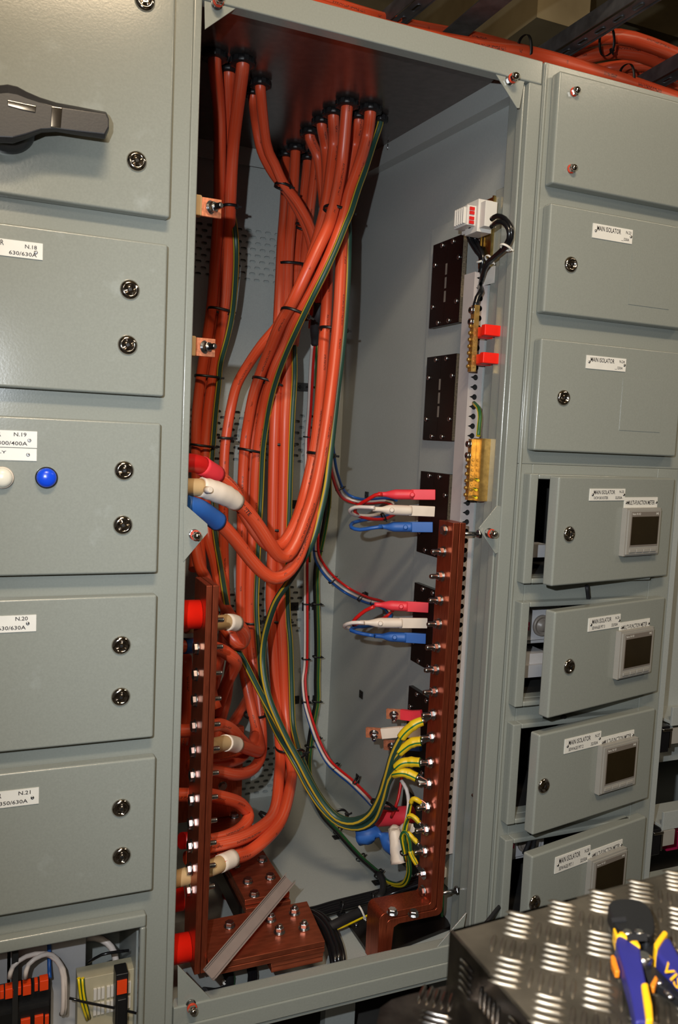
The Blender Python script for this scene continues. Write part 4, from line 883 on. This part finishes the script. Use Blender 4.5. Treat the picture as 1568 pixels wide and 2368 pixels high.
for px, py, lab in ((780, 2247, 'white oval floor grommet around the black cables'), (564, 2298, 'white oval floor grommet in front of the copper joint')):
    q = Z(px, py, ZB+.001); m = MB(); pts = [q+Vector((.034*math.cos(a) if abs(math.cos(a)) else 0, .017*math.sin(a), 0)) for a in [2*math.pi*i/24 for i in range(24)]]; m.prism(pts, (0, 0, .004)); o = build('floor_grommet', m, 'white_plastic', bevel=.001); tag(o, lab, 'grommet', 'floor grommets')
# loose grey duct lid leaning across the copper joint
A = Y(478, 2258, .02); B_ = Y(668, 2035, .30); t = (B_-A).normalized(); A = Z(480, 2258, .012); A = Y(482, 2255, -.02); B_ = Z(668, 2035, .05); t = (B_-A).normalized()
sd = t.cross((CP-A).normalized()).normalized(); nn = sd.cross(t).normalized(); nn = nn if nn.dot(CP-A) > 0 else -nn
hw = .0145; m = MB(); m.obox((A+B_)/2, t, sd, nn, (B_-A).length, hw*2, .0018)
for k in (-1, 1): m.obox((A+B_)/2+sd*k*hw+nn*.005, t, sd, nn, (B_-A).length, .0018, .011); m.obox((A+B_)/2+sd*k*(hw-.004)+nn*.003, t, sd, nn, (B_-A).length, .0014, .005)
o = build('duct_lid', m, 'duct_lid'); tag(o, 'loose grey plastic duct lid lying diagonally across the copper bars', 'duct lid')

# black cables at the terminal block
for lab, s in (('black wire looping from the terminal block clamps, outer', '1137,507,x.655 1150,499,x.655 1168,506,x.66 1181,525,x.664 1182,550,x.668 1170,572,x.67 1150,590,x.675 1130,608,x.68 1117,632,x.69 1112,655,x.70'), ('black wire looping from the terminal block clamps, inner', '1137,524,x.655 1150,514,x.65 1164,515,x.655 1176,530,x.66 1177,552,x.664 1163,575,x.668 1143,594,x.672 1124,612,x.68 1114,650,x.70'), ('black wire dropping from the left of the terminal block', '1088,520,x.66 1082,536,x.68 1090,560,x.69 1104,582,x.695 1115,600,x.70 1110,650,x.705'), ('black wire dropping behind the left side of the terminal block', '1092,530,x.68 1098,552,x.70 1110,575,x.70 1117,600,x.70 1108,645,x.705'), ('black wire from the duct to the upper brass bar', '1110,662,x.70 1112,674,x.685 1104,688,x.675 1098,712,x.668')):
    wire(lab, s, 'black_gloss', .0055 if 'loop' in lab else .0065)
wire('green and yellow wire from the duct to the lower brass bar', '1096,932,x.70 1107,945,x.685 1110,965,x.68 1108,985,x.675 1106,1008,x.668', 'earth_wire', .005)
for k, (px, py) in enumerate(((1096, 1110), (1092, 1132), (1092, 1150))): wire('short green wire from a duct slot to the lower brass bar, '+('top', 'middle', 'bottom')[k], '%g,%g,x.70 %g,%g,x.68 %g,%g,x.668' % (px-8, py+3, px+2, py-2, px+10, py+1), 'earth_wire', .0032)

# ------------------------------------------------------------------ ties
def tie(lab, x0, y0, x1, y1, yy, th=.016, m='black_plastic', wd_=.0072, head=True, group='cable ties'):
    if 700 < x0 < 1000 and Y(x0, y0, yy).z < 1.9: yy = min(yy, X((x0+x1)/2, (y0+y1)/2, .716).y)
    a = Y(x0, y0, yy); b = Y(x1, y1, yy); c = (a+b)/2; e1 = (b-a)/2; L_ = e1.length; e1 = e1/L_
    e2 = (UY-e1*UY.dot(e1)).normalized(); n = e1.cross(e2).normalized(); c = c+UY*.0
    k = 28; vs = []; fs = []
    for i in range(k):
        q = 2*math.pi*i/k; 
        for f, s_ in ((1, -1), (1, 1), (1.0, 1), (1.0, -1)):
            pass
        A = L_+.001; B2 = th+.001
        for dr, s_ in ((0, -1), (.0014, -1), (.0014, 1), (0, 1)):
            vs.append(c+e1*(A+dr)*math.copysign(abs(math.cos(q))**.8, math.cos(q))+e2*(B2+dr)*math.copysign(abs(math.sin(q))**.8, math.sin(q))+n*s_*wd_/2)
    for i in range(k):
        j = (i+1) % k
        for q in range(4): fs.append((i*4+q, i*4+(q+1) % 4, j*4+(q+1) % 4, j*4+q))
    t = thing('cable_tie', lab, 'cable tie', c, group); build('strap', MB().add(vs, fs, True), m, t)
    if head:
        hd = c+e1*(L_*.85)-e2*(th*.62); mb = MB().obox(hd, e1, n, e2, .009 if th > .01 else .006, wd_*1.6, .007 if th > .01 else .004); mb.obox(hd+e1*(.008 if th > .01 else .005)-e2*.002, e1, n, e2, .012 if th > .01 else .005, wd_*.8, .0014); build('head', mb, m, t, bevel=.0008)
    return t
TI = [('around the left orange bundle, first below the glands', 512, 478, 545, 482, .62, .03), ('around the left orange bundle, second from the top', 483, 712, 534, 724, .77, .03), ('around the left orange bundle, third from the top', 452, 868, 508, 875, .85, .03), ('around the left orange bundle, lowest', 439, 1027, 493, 1034, .88, .03),
 ('around the two cables sweeping right from the front glands', 638, 425, 668, 436, .59, .022), ('behind the sweeping cable on the middle bundle', 683, 518, 712, 530, .80, .02), ('around the middle bundle, upper', 643, 610, 700, 616, .78, .04), ('around the middle bundle near half height', 620, 1026, 671, 1030, .72, .035), ('around the middle bundle just left of the U-shaped cables', 615, 1222, 665, 1226, .72, .035), ('around the middle bundle at the level of the busbar top', 613, 1432, 667, 1435, .72, .035),
 ('around the crossing bundle, topmost', 752, 478, 810, 498, .45, .03), ('around the crossing bundle where the single cable leaves', 654, 713, 712, 738, .47, .034), ('around the crossing bundle, third from the top', 587, 872, 641, 890, .69, .034), ('around the crossing bundle where it runs straight down', 553, 1037, 607, 1048, .79, .034), ('around the crossing bundle behind the upper cream lug', 560, 1438, 600, 1436, .80, .034), ('around the crossing bundle just above its lower curl', 567, 1655, 613, 1648, .72, .03),
 ('around the right bundle, upper', 741, 757, 799, 767, .50, .03), ('around the right bundle above the U bend', 714, 1046, 770, 1054, .40, .03), ('around the single arching cable', 505, 1012, 538, 1014, .78, .016),
 ('around the bottom of the middle bundle, upper', 640, 1732, 676, 1726, .62, .03), ('around the two lowest cables of the middle bundle', 603, 1884, 644, 1904, .40, .026), ('around the green sweep, first', 672, 1750, 703, 1738, .42, .02), ('around the lowest point of the green sweep', 772, 1890, 800, 1878, .33, .02), ('around the green sweep where it turns up', 862, 1856, 905, 1864, .24, .022)]
for lab, x0, y0, x1, y1, yy, th in TI: tie('black cable tie '+lab, x0, y0, x1, y1, yy, th)
SM = [('on the white, red and blue wires beside a mount, upper', 709, 895, 727, 896, .8), ('on the thin wires just left of the right bundle', 703, 1010, 717, 1011, .9), ('on the white, red and blue wires at the second mount', 700, 1396, 717, 1397, .93), ('on the white, red and blue wires between two mounts', 699, 1523, 714, 1524, .93), ('on the white, red and blue wires at the lowest mount', 698, 1621, 718, 1624, .9), ('on the white, red and blue wires where they swing away', 727, 1712, 741, 1706, .87), ('on the white, red and blue wires over the right wall, upper', 770, 1778, 782, 1766, .8), ('on the white, red and blue wires over the right wall, middle', 818, 1812, 830, 1796, .68),
 ('on the thin earth bundle at the mount', 722, 1396, 743, 1397, .93), ('on the thin earth bundle between two mounts', 724, 1518, 744, 1519, .93), ('on the thin earth bundle at the lowest mount', 723, 1621, 742, 1622, .93), ('on the thin earth bundle below the lowest mount', 706, 1725, 724, 1726, .93), ('on the upper wires where they leave the right bundle', 778, 1134, 794, 1126, .76), ('on the upper wires before the stub loops', 838, 1166, 850, 1152, .83), ('on the lower wires where they leave the earth bundle', 725, 1273, 741, 1274, .8), ('on the lower wires half way to the stubs', 762, 1348, 776, 1334, .84), ('on the lower wires near the small mount', 828, 1388, 842, 1372, .85), ('on the lower wires next to the stub loops', 858, 1398, 868, 1386, .8),
 ('on the floor earth bundle, upper', 773, 1926, 790, 1914, .68), ('on the floor earth bundle, middle', 826, 1990, 843, 1976, .52), ('on the floor earth bundle, lowest', 868, 2028, 883, 2012, .4), ('on the looped earth wires beside the white wrapped end', 928, 1974, 942, 1970, .15), ('on the floor harness, left', 784, 2108, 792, 2086, .28), ('on the floor harness, right', 854, 2094, 862, 2066, .3), ('on the upper stub loops', 884, 1188, 890, 1202, .48)]
for lab, x0, y0, x1, y1, yy in SM: tie('small black cable tie '+lab, x0, y0, x1, y1, yy, .008, wd_=.0045)
for lab, x0, y0, x1, y1, yy in (('on the black wires below the terminal block', 1126, 592, 1137, 608, X(1130, 600, .68).y), ('on the black loop right of the terminal block', 1160, 566, 1178, 578, X(1170, 572, .668).y), ('on the floor conduit beside the black board', 832, 2098, 842, 2122, .2), ('on the conduit in the bottom left corner', 516, 2270, 538, 2290, .1), ('on the black wires above the duct', 1106, 606, 1120, 602, X(1113, 604, .70).y)):
    tie('white cable tie '+lab, x0, y0, x1, y1, yy, .008, 'white_plastic', .0045)
# adhesive mounts
def mount(px, py, lab, wall='b', s=.0135):
    if wall == 'b': p = Y(px, py, YB-.0005); u, v, n = UX, UZ, -UY
    elif wall == 'r': p = X(px, py, XW-.0005); u, v, n = UY, UZ, -UX
    else: p = Z(px, py, ZB+.0005); u, v, n = UX, UY, UZ
    m = MB().obox(p+n*.0015, u, v, n, s*2, s*2, .003); m.obox(p+n*.004, u, v, n, s*.9, s*.35, .003); m.obox(p+n*.004, u, v, n, s*.35, s*.9, .003)
    o = build('cable_tie_mount', m, 'black_plastic', bevel=.0008); tag(o, lab, 'tie mount', 'black tie mounts')
for px, py, lab in ((694, 895, 'bare, topmost on the back panel'), (711, 896, 'carrying the thin wires, topmost on the back panel'), (684, 1166, 'bare, second row on the back panel'), (757, 1166, 'partly hidden by the right earth cable'), (681, 1402, 'bare, third row on the back panel'), (707, 1403, 'behind the white and red wires, third row'), (730, 1401, 'behind the thin earth bundle, third row'), (683, 1618, 'half hidden, lowest row on the back panel'), (706, 1618, 'behind the white and red wires, lowest row'), (731, 1616, 'behind the thin earth bundle, lowest row')): mount(px, py, 'black square cable tie mount '+lab)
for px, py, w_, lab in ((836, 1606, 'r', 'bare on the right wall'), (848, 1378, 'r', 'on the right wall under the lower wires'), (849, 1146, 'r', 'on the right wall under the upper wires'), (828, 1800, 'r', 'low on the right wall'), (733, 1857, 'f', 'on the floor behind the green sweep'), (779, 1937, 'f', 'on the floor, first along the earth wires'), (872, 2042, 'f', 'on the floor, last along the earth wires'), (790, 2116, 'f', 'on the floor under the black harness')): mount(px, py, 'black square cable tie mount '+lab, w_, .012)
q = X(1030, 2018, XW-.01); m = MB().box((q.x-.014, q.y-.002, q.z-.012), (q.x+.004, q.y+.012, q.z+.012)); o = build('white_clip', m, 'white_plastic', bevel=.001); tag(o, 'small white plastic clip beside the foot of the right copper bar', 'cable clip')
for px, py, lab in ((826, 515, 'black-headed bolt in the crossing bundle shadow'),):
    pass

# ------------------------------------------------------------------ bottom left open compartment
m = MB().box((-.31, .10, -.14), (-.16, .2, .13)); m.box((-.6, .10, -.14), (-.30, .2, .13)); o = build('control_unit', m, 'grey_device', bevel=.002); tag(o, 'pale grey control unit in the open bottom left compartment', 'control unit')
m = MB().box((-.61, .245, -.16), (-.065, .255, .15)); m.box((-.072, .03, -.35), (-.066, .25, .15)); m.box((-.61, .03, -.36), (-.066, .26, -.35)); o = build('compartment_liner', m, 'paint_inner', LC)
t = thing('relay_bank', 'black relay bank with orange caps in the open bottom left compartment', 'relay bank', Y(50, 2330, .06))
a = Y(118, 2290, .05); m = MB().box((-.6, .05, -.33), (a.x, .10, a.z)); m.box((-.6, .035, a.z-.06), (a.x-.004, .06, a.z-.02)); build('body', m, 'black_plastic', t)
for x0, y0, x1, y1 in ((80, 2275, 88, 2292), (92, 2270, 112, 2289), (41, 2284, 49, 2301), (53, 2281, 72, 2300), (0, 2293, 9, 2310), (12, 2289, 32, 2308), (-30, 2297, -10, 2316), (48, 2360, 70, 2385), (80, 2352, 100, 2385), (104, 2350, 113, 2380)):
    a = Y(x0, y0, .03); b = Y(x1, y1, .03); m = MB().box((a.x, .03, b.z), (b.x, .05, a.z)); build('orange_cap', m, 'relay_orange', t, bevel=.001)
t = thing('terminal_strip', 'beige terminal strip in the open bottom left compartment', 'terminal strip', (-.12, .06, -.2))
m = MB().box((-.18, .05, -.13), (-.07, .09, .012)); build('strip_body', m, 'terminal_beige', t, bevel=.001)
for r in range(2):
    for i in range(9): 
        x = -.15+i*.0075+(i//3)*.003; m = MB().box((x, .045, -.035-r*.032), (x+.006, .052, -.012-r*.032)); build('terminal', m, 'white_plastic', t)
t = thing('fused_relay', 'black fused relay with orange window beside the beige terminal strip', 'relay', (-.095, .04, -.14))
m = MB().box((-.112, .015, -.09), (-.088, .05, .03)); m.box((-.109, .01, -.08), (-.091, .02, -.02)); build('body', m, 'black_plastic', t, bevel=.002); m = MB().box((-.110, .012, -.010), (-.091, .016, .018)); build('orange_window', m, 'relay_orange', t)
m = MB().box((-.145, .12, .095), (-.10, .19, .125)); o = build('socket_block', m, 'black_gloss', bevel=.002); tag(o, 'black socket block hanging at the top of the open bottom left compartment', 'socket block')
for k, (lab, s, mt, r) in enumerate((('white wire arching over the orange relay caps, left', '22,2262,.03 30,2235,.03 60,2212,.04 100,2205,.05 130,2220,.05 145,2255,.05 146,2330,.05 142,2345,.06', 'wire_white', .0045), ('white wire arching over the orange relay caps, right', '58,2262,.03 66,2230,.03 95,2210,.04 120,2208,.05 140,2230,.05 150,2260,.05 150,2345,.06', 'wire_white', .0045), ('thick white cable curving behind the relay', '195,2170,.16 220,2168,.15 248,2180,.14 265,2205,.12 268,2235,.1', 'wire_white', .007), ('black wire crossing above the beige terminal strip', '205,2225,.06 235,2208,.05 265,2202,.05 298,2198,.05', 'black_gloss', .003), ('black wire crossing below the beige terminal strip', '160,2308,.04 200,2318,.035 260,2330,.03 325,2345,.03', 'black_gloss', .0025), ('green and yellow wire in front of the terminal strip, left', '182,2262,.04 185,2290,.04 190,2320,.04 202,2358,.05', 'earth_wire', .0035), ('green and yellow wire in front of the terminal strip, right', '191,2262,.04 193,2290,.04 198,2320,.04 207,2355,.05', 'earth_wire', .0035), ('blue wire at the top of the open compartment', '188,2182,.13 196,2168,.14 215,2158,.15 230,2155,.16', 'wire_blue', .003), ('blue wire behind the white arches', '115,2262,.06 114,2230,.08 114,2190,.09 112,2170,.09', 'wire_blue', .004), ('thin red wire at the foot of the fused relay', '277,2325,.02 283,2340,.02 280,2360,.03', 'wire_red', .002))):
    wire(lab, s, mt, r)

# ------------------------------------------------------------------ above the cabinets
def strut(lab, a, b, w_=.045, h=.045, holes=14):
    "slotted galvanised channel from a to b"
    a = Vector(a); b = Vector(b); d = (b-a); L_ = d.length; n = d.normalized(); sd = n.cross(UZ).normalized(); up_ = sd.cross(n)
    m = MB()
    m.obox((a+b)/2+sd*w_/2, n, up_, sd, L_, h, .003); m.obox((a+b)/2-sd*w_/2, n, up_, sd, L_, h, .003)
    k = max(4, int(L_/.075)); st = stadium(.04, .014)
    for i in range(k): m.cell(a+d*((i+.5)/k)-up_*h/2, sd, n, w_, L_/k, [(y_, x_) for x_, y_ in st][::-1], .003)
    o = build('slotted_strut', m, 'galv'); tag(o, lab, 'strut', 'galvanised struts above the cabinets'); return o
strut('dark slotted galvanised strut above the open cabinet, leftmost', (.70, .95, 2.3), (.78, .05, 2.32), .05)
m = MB().box((.93, -.1, 2.28), (.935, 1.1, 2.345)); m.box((.86, -.1, 2.28), (.93, 1.1, 2.283)); o = build('slotted_strut', m, 'galv'); tag(o, 'broad galvanised angle right of the leftmost slotted strut', 'strut', 'galvanised struts above the cabinets')
strut('dark slotted galvanised strut above the joint of two cabinets', (1.235, 1.1, 2.3), (1.245, .05, 2.3), .06)
strut('dark slotted galvanised strut at the far right above the cabinets', (1.66, 1.1, 2.3), (1.62, .2, 2.3), .06)
m = MB(); m.obox(((.6+2.4)/2, .33, 2.42), (1, .02, 0), UY, UZ, 2.0, .06, .012); m.obox((1.5, .30, 2.38), (1, .02, 0), UZ, UY, 2.0, .08, .006); o = build('steel_beam', m, 'galv'); tag(o, 'weathered steel beam crossing the top right corner', 'beam')
strut('dark steel rail running lengthways under the struts at the right', (1.0, .62, 2.21), (2.6, .66, 2.20), .05, .04)
tc_ = (('thick orange cable on the tray above the open cabinet', '600,-30,.62 900,64,.62 1100,103,.6 1230,122,.58 1400,170,.58 1568,226,.56 1700,272,.56', .03), ('orange cable lying behind the thick one on the tray', '600,-50,.75 900,42,.75 1100,82,.72 1260,125,.7 1420,170,.7 1568,215,.7 1700,250,.7', .024), ('orange cable climbing at the right above the tray', '1240,140,.75 1300,110,.72 1360,80,.68 1430,72,.66 1500,90,.66 1600,130,.66', .022), ('orange cable curving under the steel beam at the right', '1250,150,.8 1320,130,.76 1400,110,.74 1470,112,.72 1568,150,.7 1650,190,.7', .022), ('lower orange cable at the right just over the cabinet edge', '1150,128,.5 1300,172,.48 1420,200,.46 1520,230,.45 1700,285,.45', .02), ('orange cable looping high at the far right', '1380,150,.85 1450,140,.8 1520,142,.78 1600,170,.76', .02), ('orange cable at the back of the tray on the right', '1300,160,.9 1400,150,.86 1500,165,.84 1600,200,.84', .02))
for lab, s, r in tc_: cable(lab, offs(s, 0, 12), r, group='cables on the tray above the cabinets', step=.05)
for px, py, lab in ((1214, 118, 'left'), (1450, 185, 'middle right'), (1404, 100, 'upper right')): tie('black cable tie around the tray cables, '+lab, px-3, py-34, px+2, py+26, .58, .03, wd_=.009)
# concrete downstand beams of the room
m = MB().box((.3, 1.5, 2.9), (.75, 2.4, 3.55)); o = struct('trim_1', m, 'concrete')
m = MB().box((1.6, 1.3, 2.75), (1.85, 2.4, 3.55)); o = struct('trim_2', m, 'concrete')
m = MB().box((-1, 1.6, 3.2), (4, 1.9, 3.55)); o = struct('trim_3', m, 'concrete')

# ------------------------------------------------------------------ far right open cabinet
FC = thing('far_right_cabinet', 'open grey switchboard cabinet at the far right edge with bare shelves', 'switchboard cabinet', (1.6, .3, -.14))
m = MB().box((1.26, .95, -.35), (2.2, .96, 1.9)); m.box((2.1, .03, -.35), (2.11, .95, 1.9)); m.box((1.206, .0, -.35), (1.222, .03, 1.9)); m.box((1.206, 0, 1.88), (2.2, .95, 1.905)); build('carcass', m, 'paint_inner', FC)
m = MB().box((1.25, .12, .25), (2.1, .13, 1.9)); build('rear_panel', m, 'paint_inner', FC)
for z in (.40, .12):
    m = MB().box((1.27, .02, z), (2.1, .125, z+.008)); m.box((1.27, .015, z-.004), (2.1, .022, z+.045)); build('shelf', m, 'paint_inner', FC, bevel=.001)
m = MB().box((1.206, -.004, -.16), (2.2, .03, .0)); m.box((1.206, -.01, -.03), (2.2, .0, -.0)); build('bottom_rail', m, 'paint', FC, bevel=.002)
for z, lab in ((.36, 'upper black fuse clip at the edge of the far right cabinet'), (.085, 'lower black fuse clip at the edge of the far right cabinet')):
    t = thing('fuse_clip', lab, 'fuse clip', (1.24, .03, z), 'fuse clips in the far right cabinet'); m = MB().box((1.225, .01, z-.03), (1.262, .05, z+.04)); m.box((1.215, .02, z-.05), (1.24, .05, z+.05)); build('black_body', m, 'black_gloss', t, bevel=.003)
    m = MB().box((1.262, .008, z-.02), (1.268, .05, z+.032)); m.box((1.235, .006, z+.026), (1.267, .03, z+.034)); build('chrome_clip', m, 'chrome', t, bevel=.002); m = MB().box((1.268, .012, z-.01), (1.31, .018, z+.03)); build('clear_tab', m, 'meter_grey', t)
m = MB().box((1.30, .10, .0), (1.33, .13, .10)); o = build('copper_bar', m, 'copper'); tag(o, 'orange-brown copper bar inside the foot of the far right cabinet', 'busbar')
m = MB().box((1.38, .10, .0), (1.42, .13, .08)); o = build('sleeved_bar', m, 'magenta'); tag(o, 'magenta sleeved bar inside the foot of the far right cabinet', 'busbar')

# ------------------------------------------------------------------ under the open cabinet
for i in range(3):
    m = MB().obox((.48+i*.02, .30+i*.03, -.28-.0*i), (1, -.1, .02), UY, UZ, .9, .02, .012); o = build('lower_copper_bar', m, 'copper_flat'); tag(o, 'copper bar glimpsed under the open cabinet, '+('front', 'middle', 'rear')[i], 'busbar', 'copper bars under the cabinet')
m = MB().box((-.05, .5, -.42), (.78, .52, -.14)); build('plinth', m, 'painted_inner_shade', CC)
m = MB().box((.42, .2, -.42), (.50, .23, -.2)); o = build('plinth_bracket', m, 'paint_inner'); tag(o, 'grey bracket under the open cabinet', 'bracket')
wire('black cable hanging between the booster door and the door below', '1357,1355,-.03 1360,1378,-.02 1362,1400,-.015', 'rubber_black', .005)
wire('black cable hanging below the sewage pit 3 door', '1306,1655,-.02 1298,1668,-.015 1290,1690,-.01', 'rubber_black', .006)
wire('black cable hanging below the sewage pit 2 door, left', '1229,1930,-.02 1222,1952,-.015 1212,1975,-.01', 'rubber_black', .005); wire('black cable hanging below the sewage pit 2 door, right', '1237,1930,-.02 1234,1955,-.01 1228,1972,-.01', 'rubber_black', .005)
wire('black cable trailing down left out of the lowest ajar opening', '1178,2050,.02 1165,2085,0 1148,2105,-.03 1122,2138,-.06', 'rubber_black', .005)

# ------------------------------------------------------------------ work platform in the foreground
ZP = .68
PL = thing('work_platform', 'aluminium chequer-plate work platform in the foreground at the bottom right', 'platform', (.5, -1.2, -.42))
c0 = Z(1047, 2150, ZP); c1 = Z(1640, 1993, ZP); c3 = Z(1238, 2368, ZP); eF = (c1-c0).normalized(); eL = (c3-c0).normalized()
far = c0+eF*1.1; near = c0+eL*.62; nr2 = near+eF*1.1
m = MB().prism([c0, far, nr2, near], (0, 0, -.004)); build('top_plate', m, 'tread', PL)
nF = UZ.cross(eF).normalized()   # away from the viewer
m = MB(); m.prism([c0, near, near-UZ*.05, c0-UZ*.05], (-.003, 0, 0)); m.prism([c0, far, far-UZ*.05, c0-UZ*.05], (0, -.003, 0)); build('side_skirt', m, 'tread_side', PL)
# raised bars
pit = (Z(1196, 2135, ZP)-Z(1092, 2165, ZP)).length
def barshape(m, c, d, L_=.027, w_=.0052, h=.0022, up_=UZ):
    s_ = up_.cross(d).normalized(); k = 8; vs = []; 
    for lv, f in ((0, 1), (h*.7, .8), (h, .35)):
        for i in range(k):
            a = 2*math.pi*i/k; vs.append(c+d*(L_/2*f*math.cos(a) if lv < h else L_/2*.7*math.cos(a))+s_*(w_/2*f*math.sin(a))+up_*lv)
    fs = [tuple(range(2*k, 3*k))]
    for l in range(2):
        for i in range(k): fs.append((l*k+i, l*k+(i+1) % k, (l+1)*k+(i+1) % k, (l+1)*k+i))
    m.add(vs, fs, True)
eN = -UZ.cross(eF).normalized(); eN = eN if eN.y < 0 else -eN
dA = (eF+eN).normalized(); dB = (eF-eN).normalized()
m = MB(); base = Z(1092, 2168, ZP)
e_in = lambda P: (P-c0).dot(UZ.cross(eL).normalized())
sgn = 1 if e_in(far) > 0 else -1
for i in range(-4, 24):
    for j in range(-1, 14):
        for tp in (0, 1):
            c = base+eF*pit*(i+.5*tp)+eN*pit*(j+.5*tp)
            if sgn*e_in(c) < .012 or (c-c0).dot(eN) < .012 or (c-c0).dot(eN) > .6: continue
            d = dA if tp == 0 else dB; s_ = UZ.cross(d)
            for k in range(5): barshape(m, c+s_*(k-2)*.0082, d)
build('raised_tread_bars', m, 'tread', PL)
# lower folded lip at the near corner
zl = ZP-.045
q0 = Z(872, 2362, zl); q1 = Z(905, 2312, zl); q2 = Z(945, 2300, zl); q3 = Z(1045, 2276, zl); q4 = Z(1130, 2262, zl); q5 = q4+eL*.5; q6 = q0+eL*.45
m = MB().prism([q0, Z(880, 2330, zl), q1, q2, q3, q4, q5, q6], (0, 0, -.004)); build('lower_lip', m, 'tread_side', PL)
m = MB()
pth = [q6, q0, Z(880, 2330, zl), q1, q2, q3]
for i in range(-2, 8):
    for j in range(0, 8):
        c = q2+eF*.02+eF*pit*.9*i+eN*(.012+pit*.55*j)+eF*(.5*pit if j % 2 else 0); d = dA if j % 2 else dB; s_ = UZ.cross(d)
        if (c-q3).dot(eF) > .0 or (c-q0).dot(eF) < .02: continue
        for k in range(5): barshape(m, c+s_*(k-2)*.0062, d)
build('lower_lip_edge', m, 'tread_side', PL)
m = MB()
for i in range(9):
    for k in range(5):
        c = c0+eL*(.03+i*.036)-UZ*.025+Vector((-.0035, 0, 0)); d = UZ if i % 2 else eL
        s_ = (eL if i % 2 else UZ); barshape(m, c+s_*(k-2)*.0062, d, .022, .004, .0018, (-UX))
build('skirt_tread_bars', m, 'tread_side', PL)

# wire stripping pliers
ZT2 = ZP+.006
WS = thing('wire_stripper_pliers', 'open wire stripper with black jaws and blue and yellow handles on the chequer plate', 'pliers', Z(1460, 2200, ZP+.002))
def zp(pts, z=ZT2): return [Z(a, b, z) for a, b in pts]
k_ = 168/1381
def cp(pts): return [(1400+a*k_, 2080+b*k_) for a, b in pts]
m = MB().prism(zp(cp([(30, 440), (45, 360), (110, 290), (250, 262), (480, 262), (640, 290), (770, 380), (840, 470), (900, 640), (925, 800), (905, 930), (850, 985), (770, 985), (690, 940), (615, 850), (585, 960), (540, 1000), (440, 975), (300, 880), (190, 780), (120, 640)])), (0, 0, .014)); build('black_jaws', m, 'black_plastic', WS, bevel=.003, seg=3)
m = MB().prism(zp(cp([(110, 370), (390, 350), (400, 420), (130, 440)]), ZT2+.014), (0, 0, .001)); m.prism(zp(cp([(400, 690), (790, 670), (800, 790), (420, 800)]), ZT2+.014), (0, 0, .0012)); build('jaw_recess', m, 'rubber_black', WS)
for a in ((420, 630), (645, 630)): 
    q = zp(cp([a]), ZT2+.014)[0]; build('rivet', MB().lathe(q, UZ, [(0, .0042), (.001, .004), (.0018, .0025)], 14), 'zinc', WS)
q = zp(cp([(705, 1135)]), ZT2+.008)[0]; m = MB().lathe(q-UZ*.006, UZ, [(0, .0075), (.008, .0075), (.010, .005)], 16); build('pivot', m, 'zinc', WS)
m = MB().prism(zp(cp([(560, 960), (640, 900), (900, 900), (960, 1080), (900, 1250), (820, 1350), (980, 1480), (1240, 1740), (1420, 1950), (1440, 2100), (1250, 1950), (950, 1760), (830, 1900), (790, 1700), (720, 1500), (640, 1250), (560, 1100)]), ZT2-.003), (0, 0, .007)); build('steel_linkage', m, 'black_plastic', WS, bevel=.001)
hL = [(200, 1000), (300, 1000), (420, 1060), (640, 1240), (660, 1420), (690, 1600), (730, 1800), (760, 1960), (800, 2150), (850, 2420), (860, 2700), (540, 2700), (500, 2420), (440, 2100), (360, 1800), (300, 1560), (230, 1330), (170, 1130)]
m = MB().prism(zp(cp(hL), ZT2-.002), (0, 0, .015)); build('blue_grip', m, 'grip_blue', WS, bevel=.005, seg=3)
m = MB().prism(zp(cp([(180, 1010), (240, 930), (330, 940), (480, 1020), (600, 1130), (640, 1210), (625, 1245), (500, 1160), (380, 1070), (270, 1010)]), ZT2-.001), (0, 0, .0155)); build('yellow_grip_trim', m, 'grip_yellow', WS, bevel=.002)
m = MB().prism(zp(cp([(125, 790), (165, 790), (230, 930), (180, 1000)]), ZT2-.001), (0, 0, .012)); build('yellow_grip_trim', m, 'grip_yellow', WS, bevel=.001)
m = MB().prism(zp(cp([(645, 1985), (700, 1955), (780, 1970), (800, 2100), (860, 2400), (880, 2700), (740, 2700), (700, 2400), (660, 2100)]), ZT2-.001), (0, 0, .0165)); build('yellow_grip_trim', m, 'grip_yellow', WS, bevel=.002)
hR = [(1150, 1010), (1230, 1080), (1400, 1400), (1620, 1800), (1900, 2300), (1700, 2400), (1500, 2100), (1380, 1880), (1180, 1640), (960, 1370), (900, 1200), (980, 1080)]
m = MB().prism(zp(cp(hR), ZT2-.002), (0, 0, .015)); build('blue_grip', m, 'grip_blue', WS, bevel=.004, seg=3)
m = MB().prism(zp(cp([(890, 1200), (940, 1110), (1060, 940), (1110, 940), (1160, 990), (1060, 1130), (990, 1250), (950, 1320), (900, 1260)]), ZT2-.001), (0, 0, .0165)); build('yellow_grip_trim', m, 'grip_yellow', WS, bevel=.002)
p0, p1, p2 = zp(cp([(1060, 1290), (1700, 2170), (1160, 1200)]), ZT2+.0135); m = MB().text('VISE-GRIP', p0, p1-p0, p2-p0, .095*.9, .0115); build('grip_lettering', m, 'grip_yellow', WS)
m = MB().prism(zp(cp([(90, 1190), (140, 1170), (190, 1230), (270, 1500), (180, 1500), (110, 1340)]), ZT2-.001), (0, 0, .006)); m.prism(zp(cp([(940, 1560), (990, 1640), (930, 1800), (880, 1800), (840, 1740)]), ZT2+.001), (0, 0, .006)); build('orange_lever', m, 'orange_lever', WS, bevel=.001)
for a in ((1030, 1590), (1185, 1790), (1230, 1850)): build('rivet', MB().lathe(zp(cp([a]), ZT2+.004)[0], UZ, [(0, .0028), (.0015, .0026), (.002, .001)], 12), 'zinc', WS)
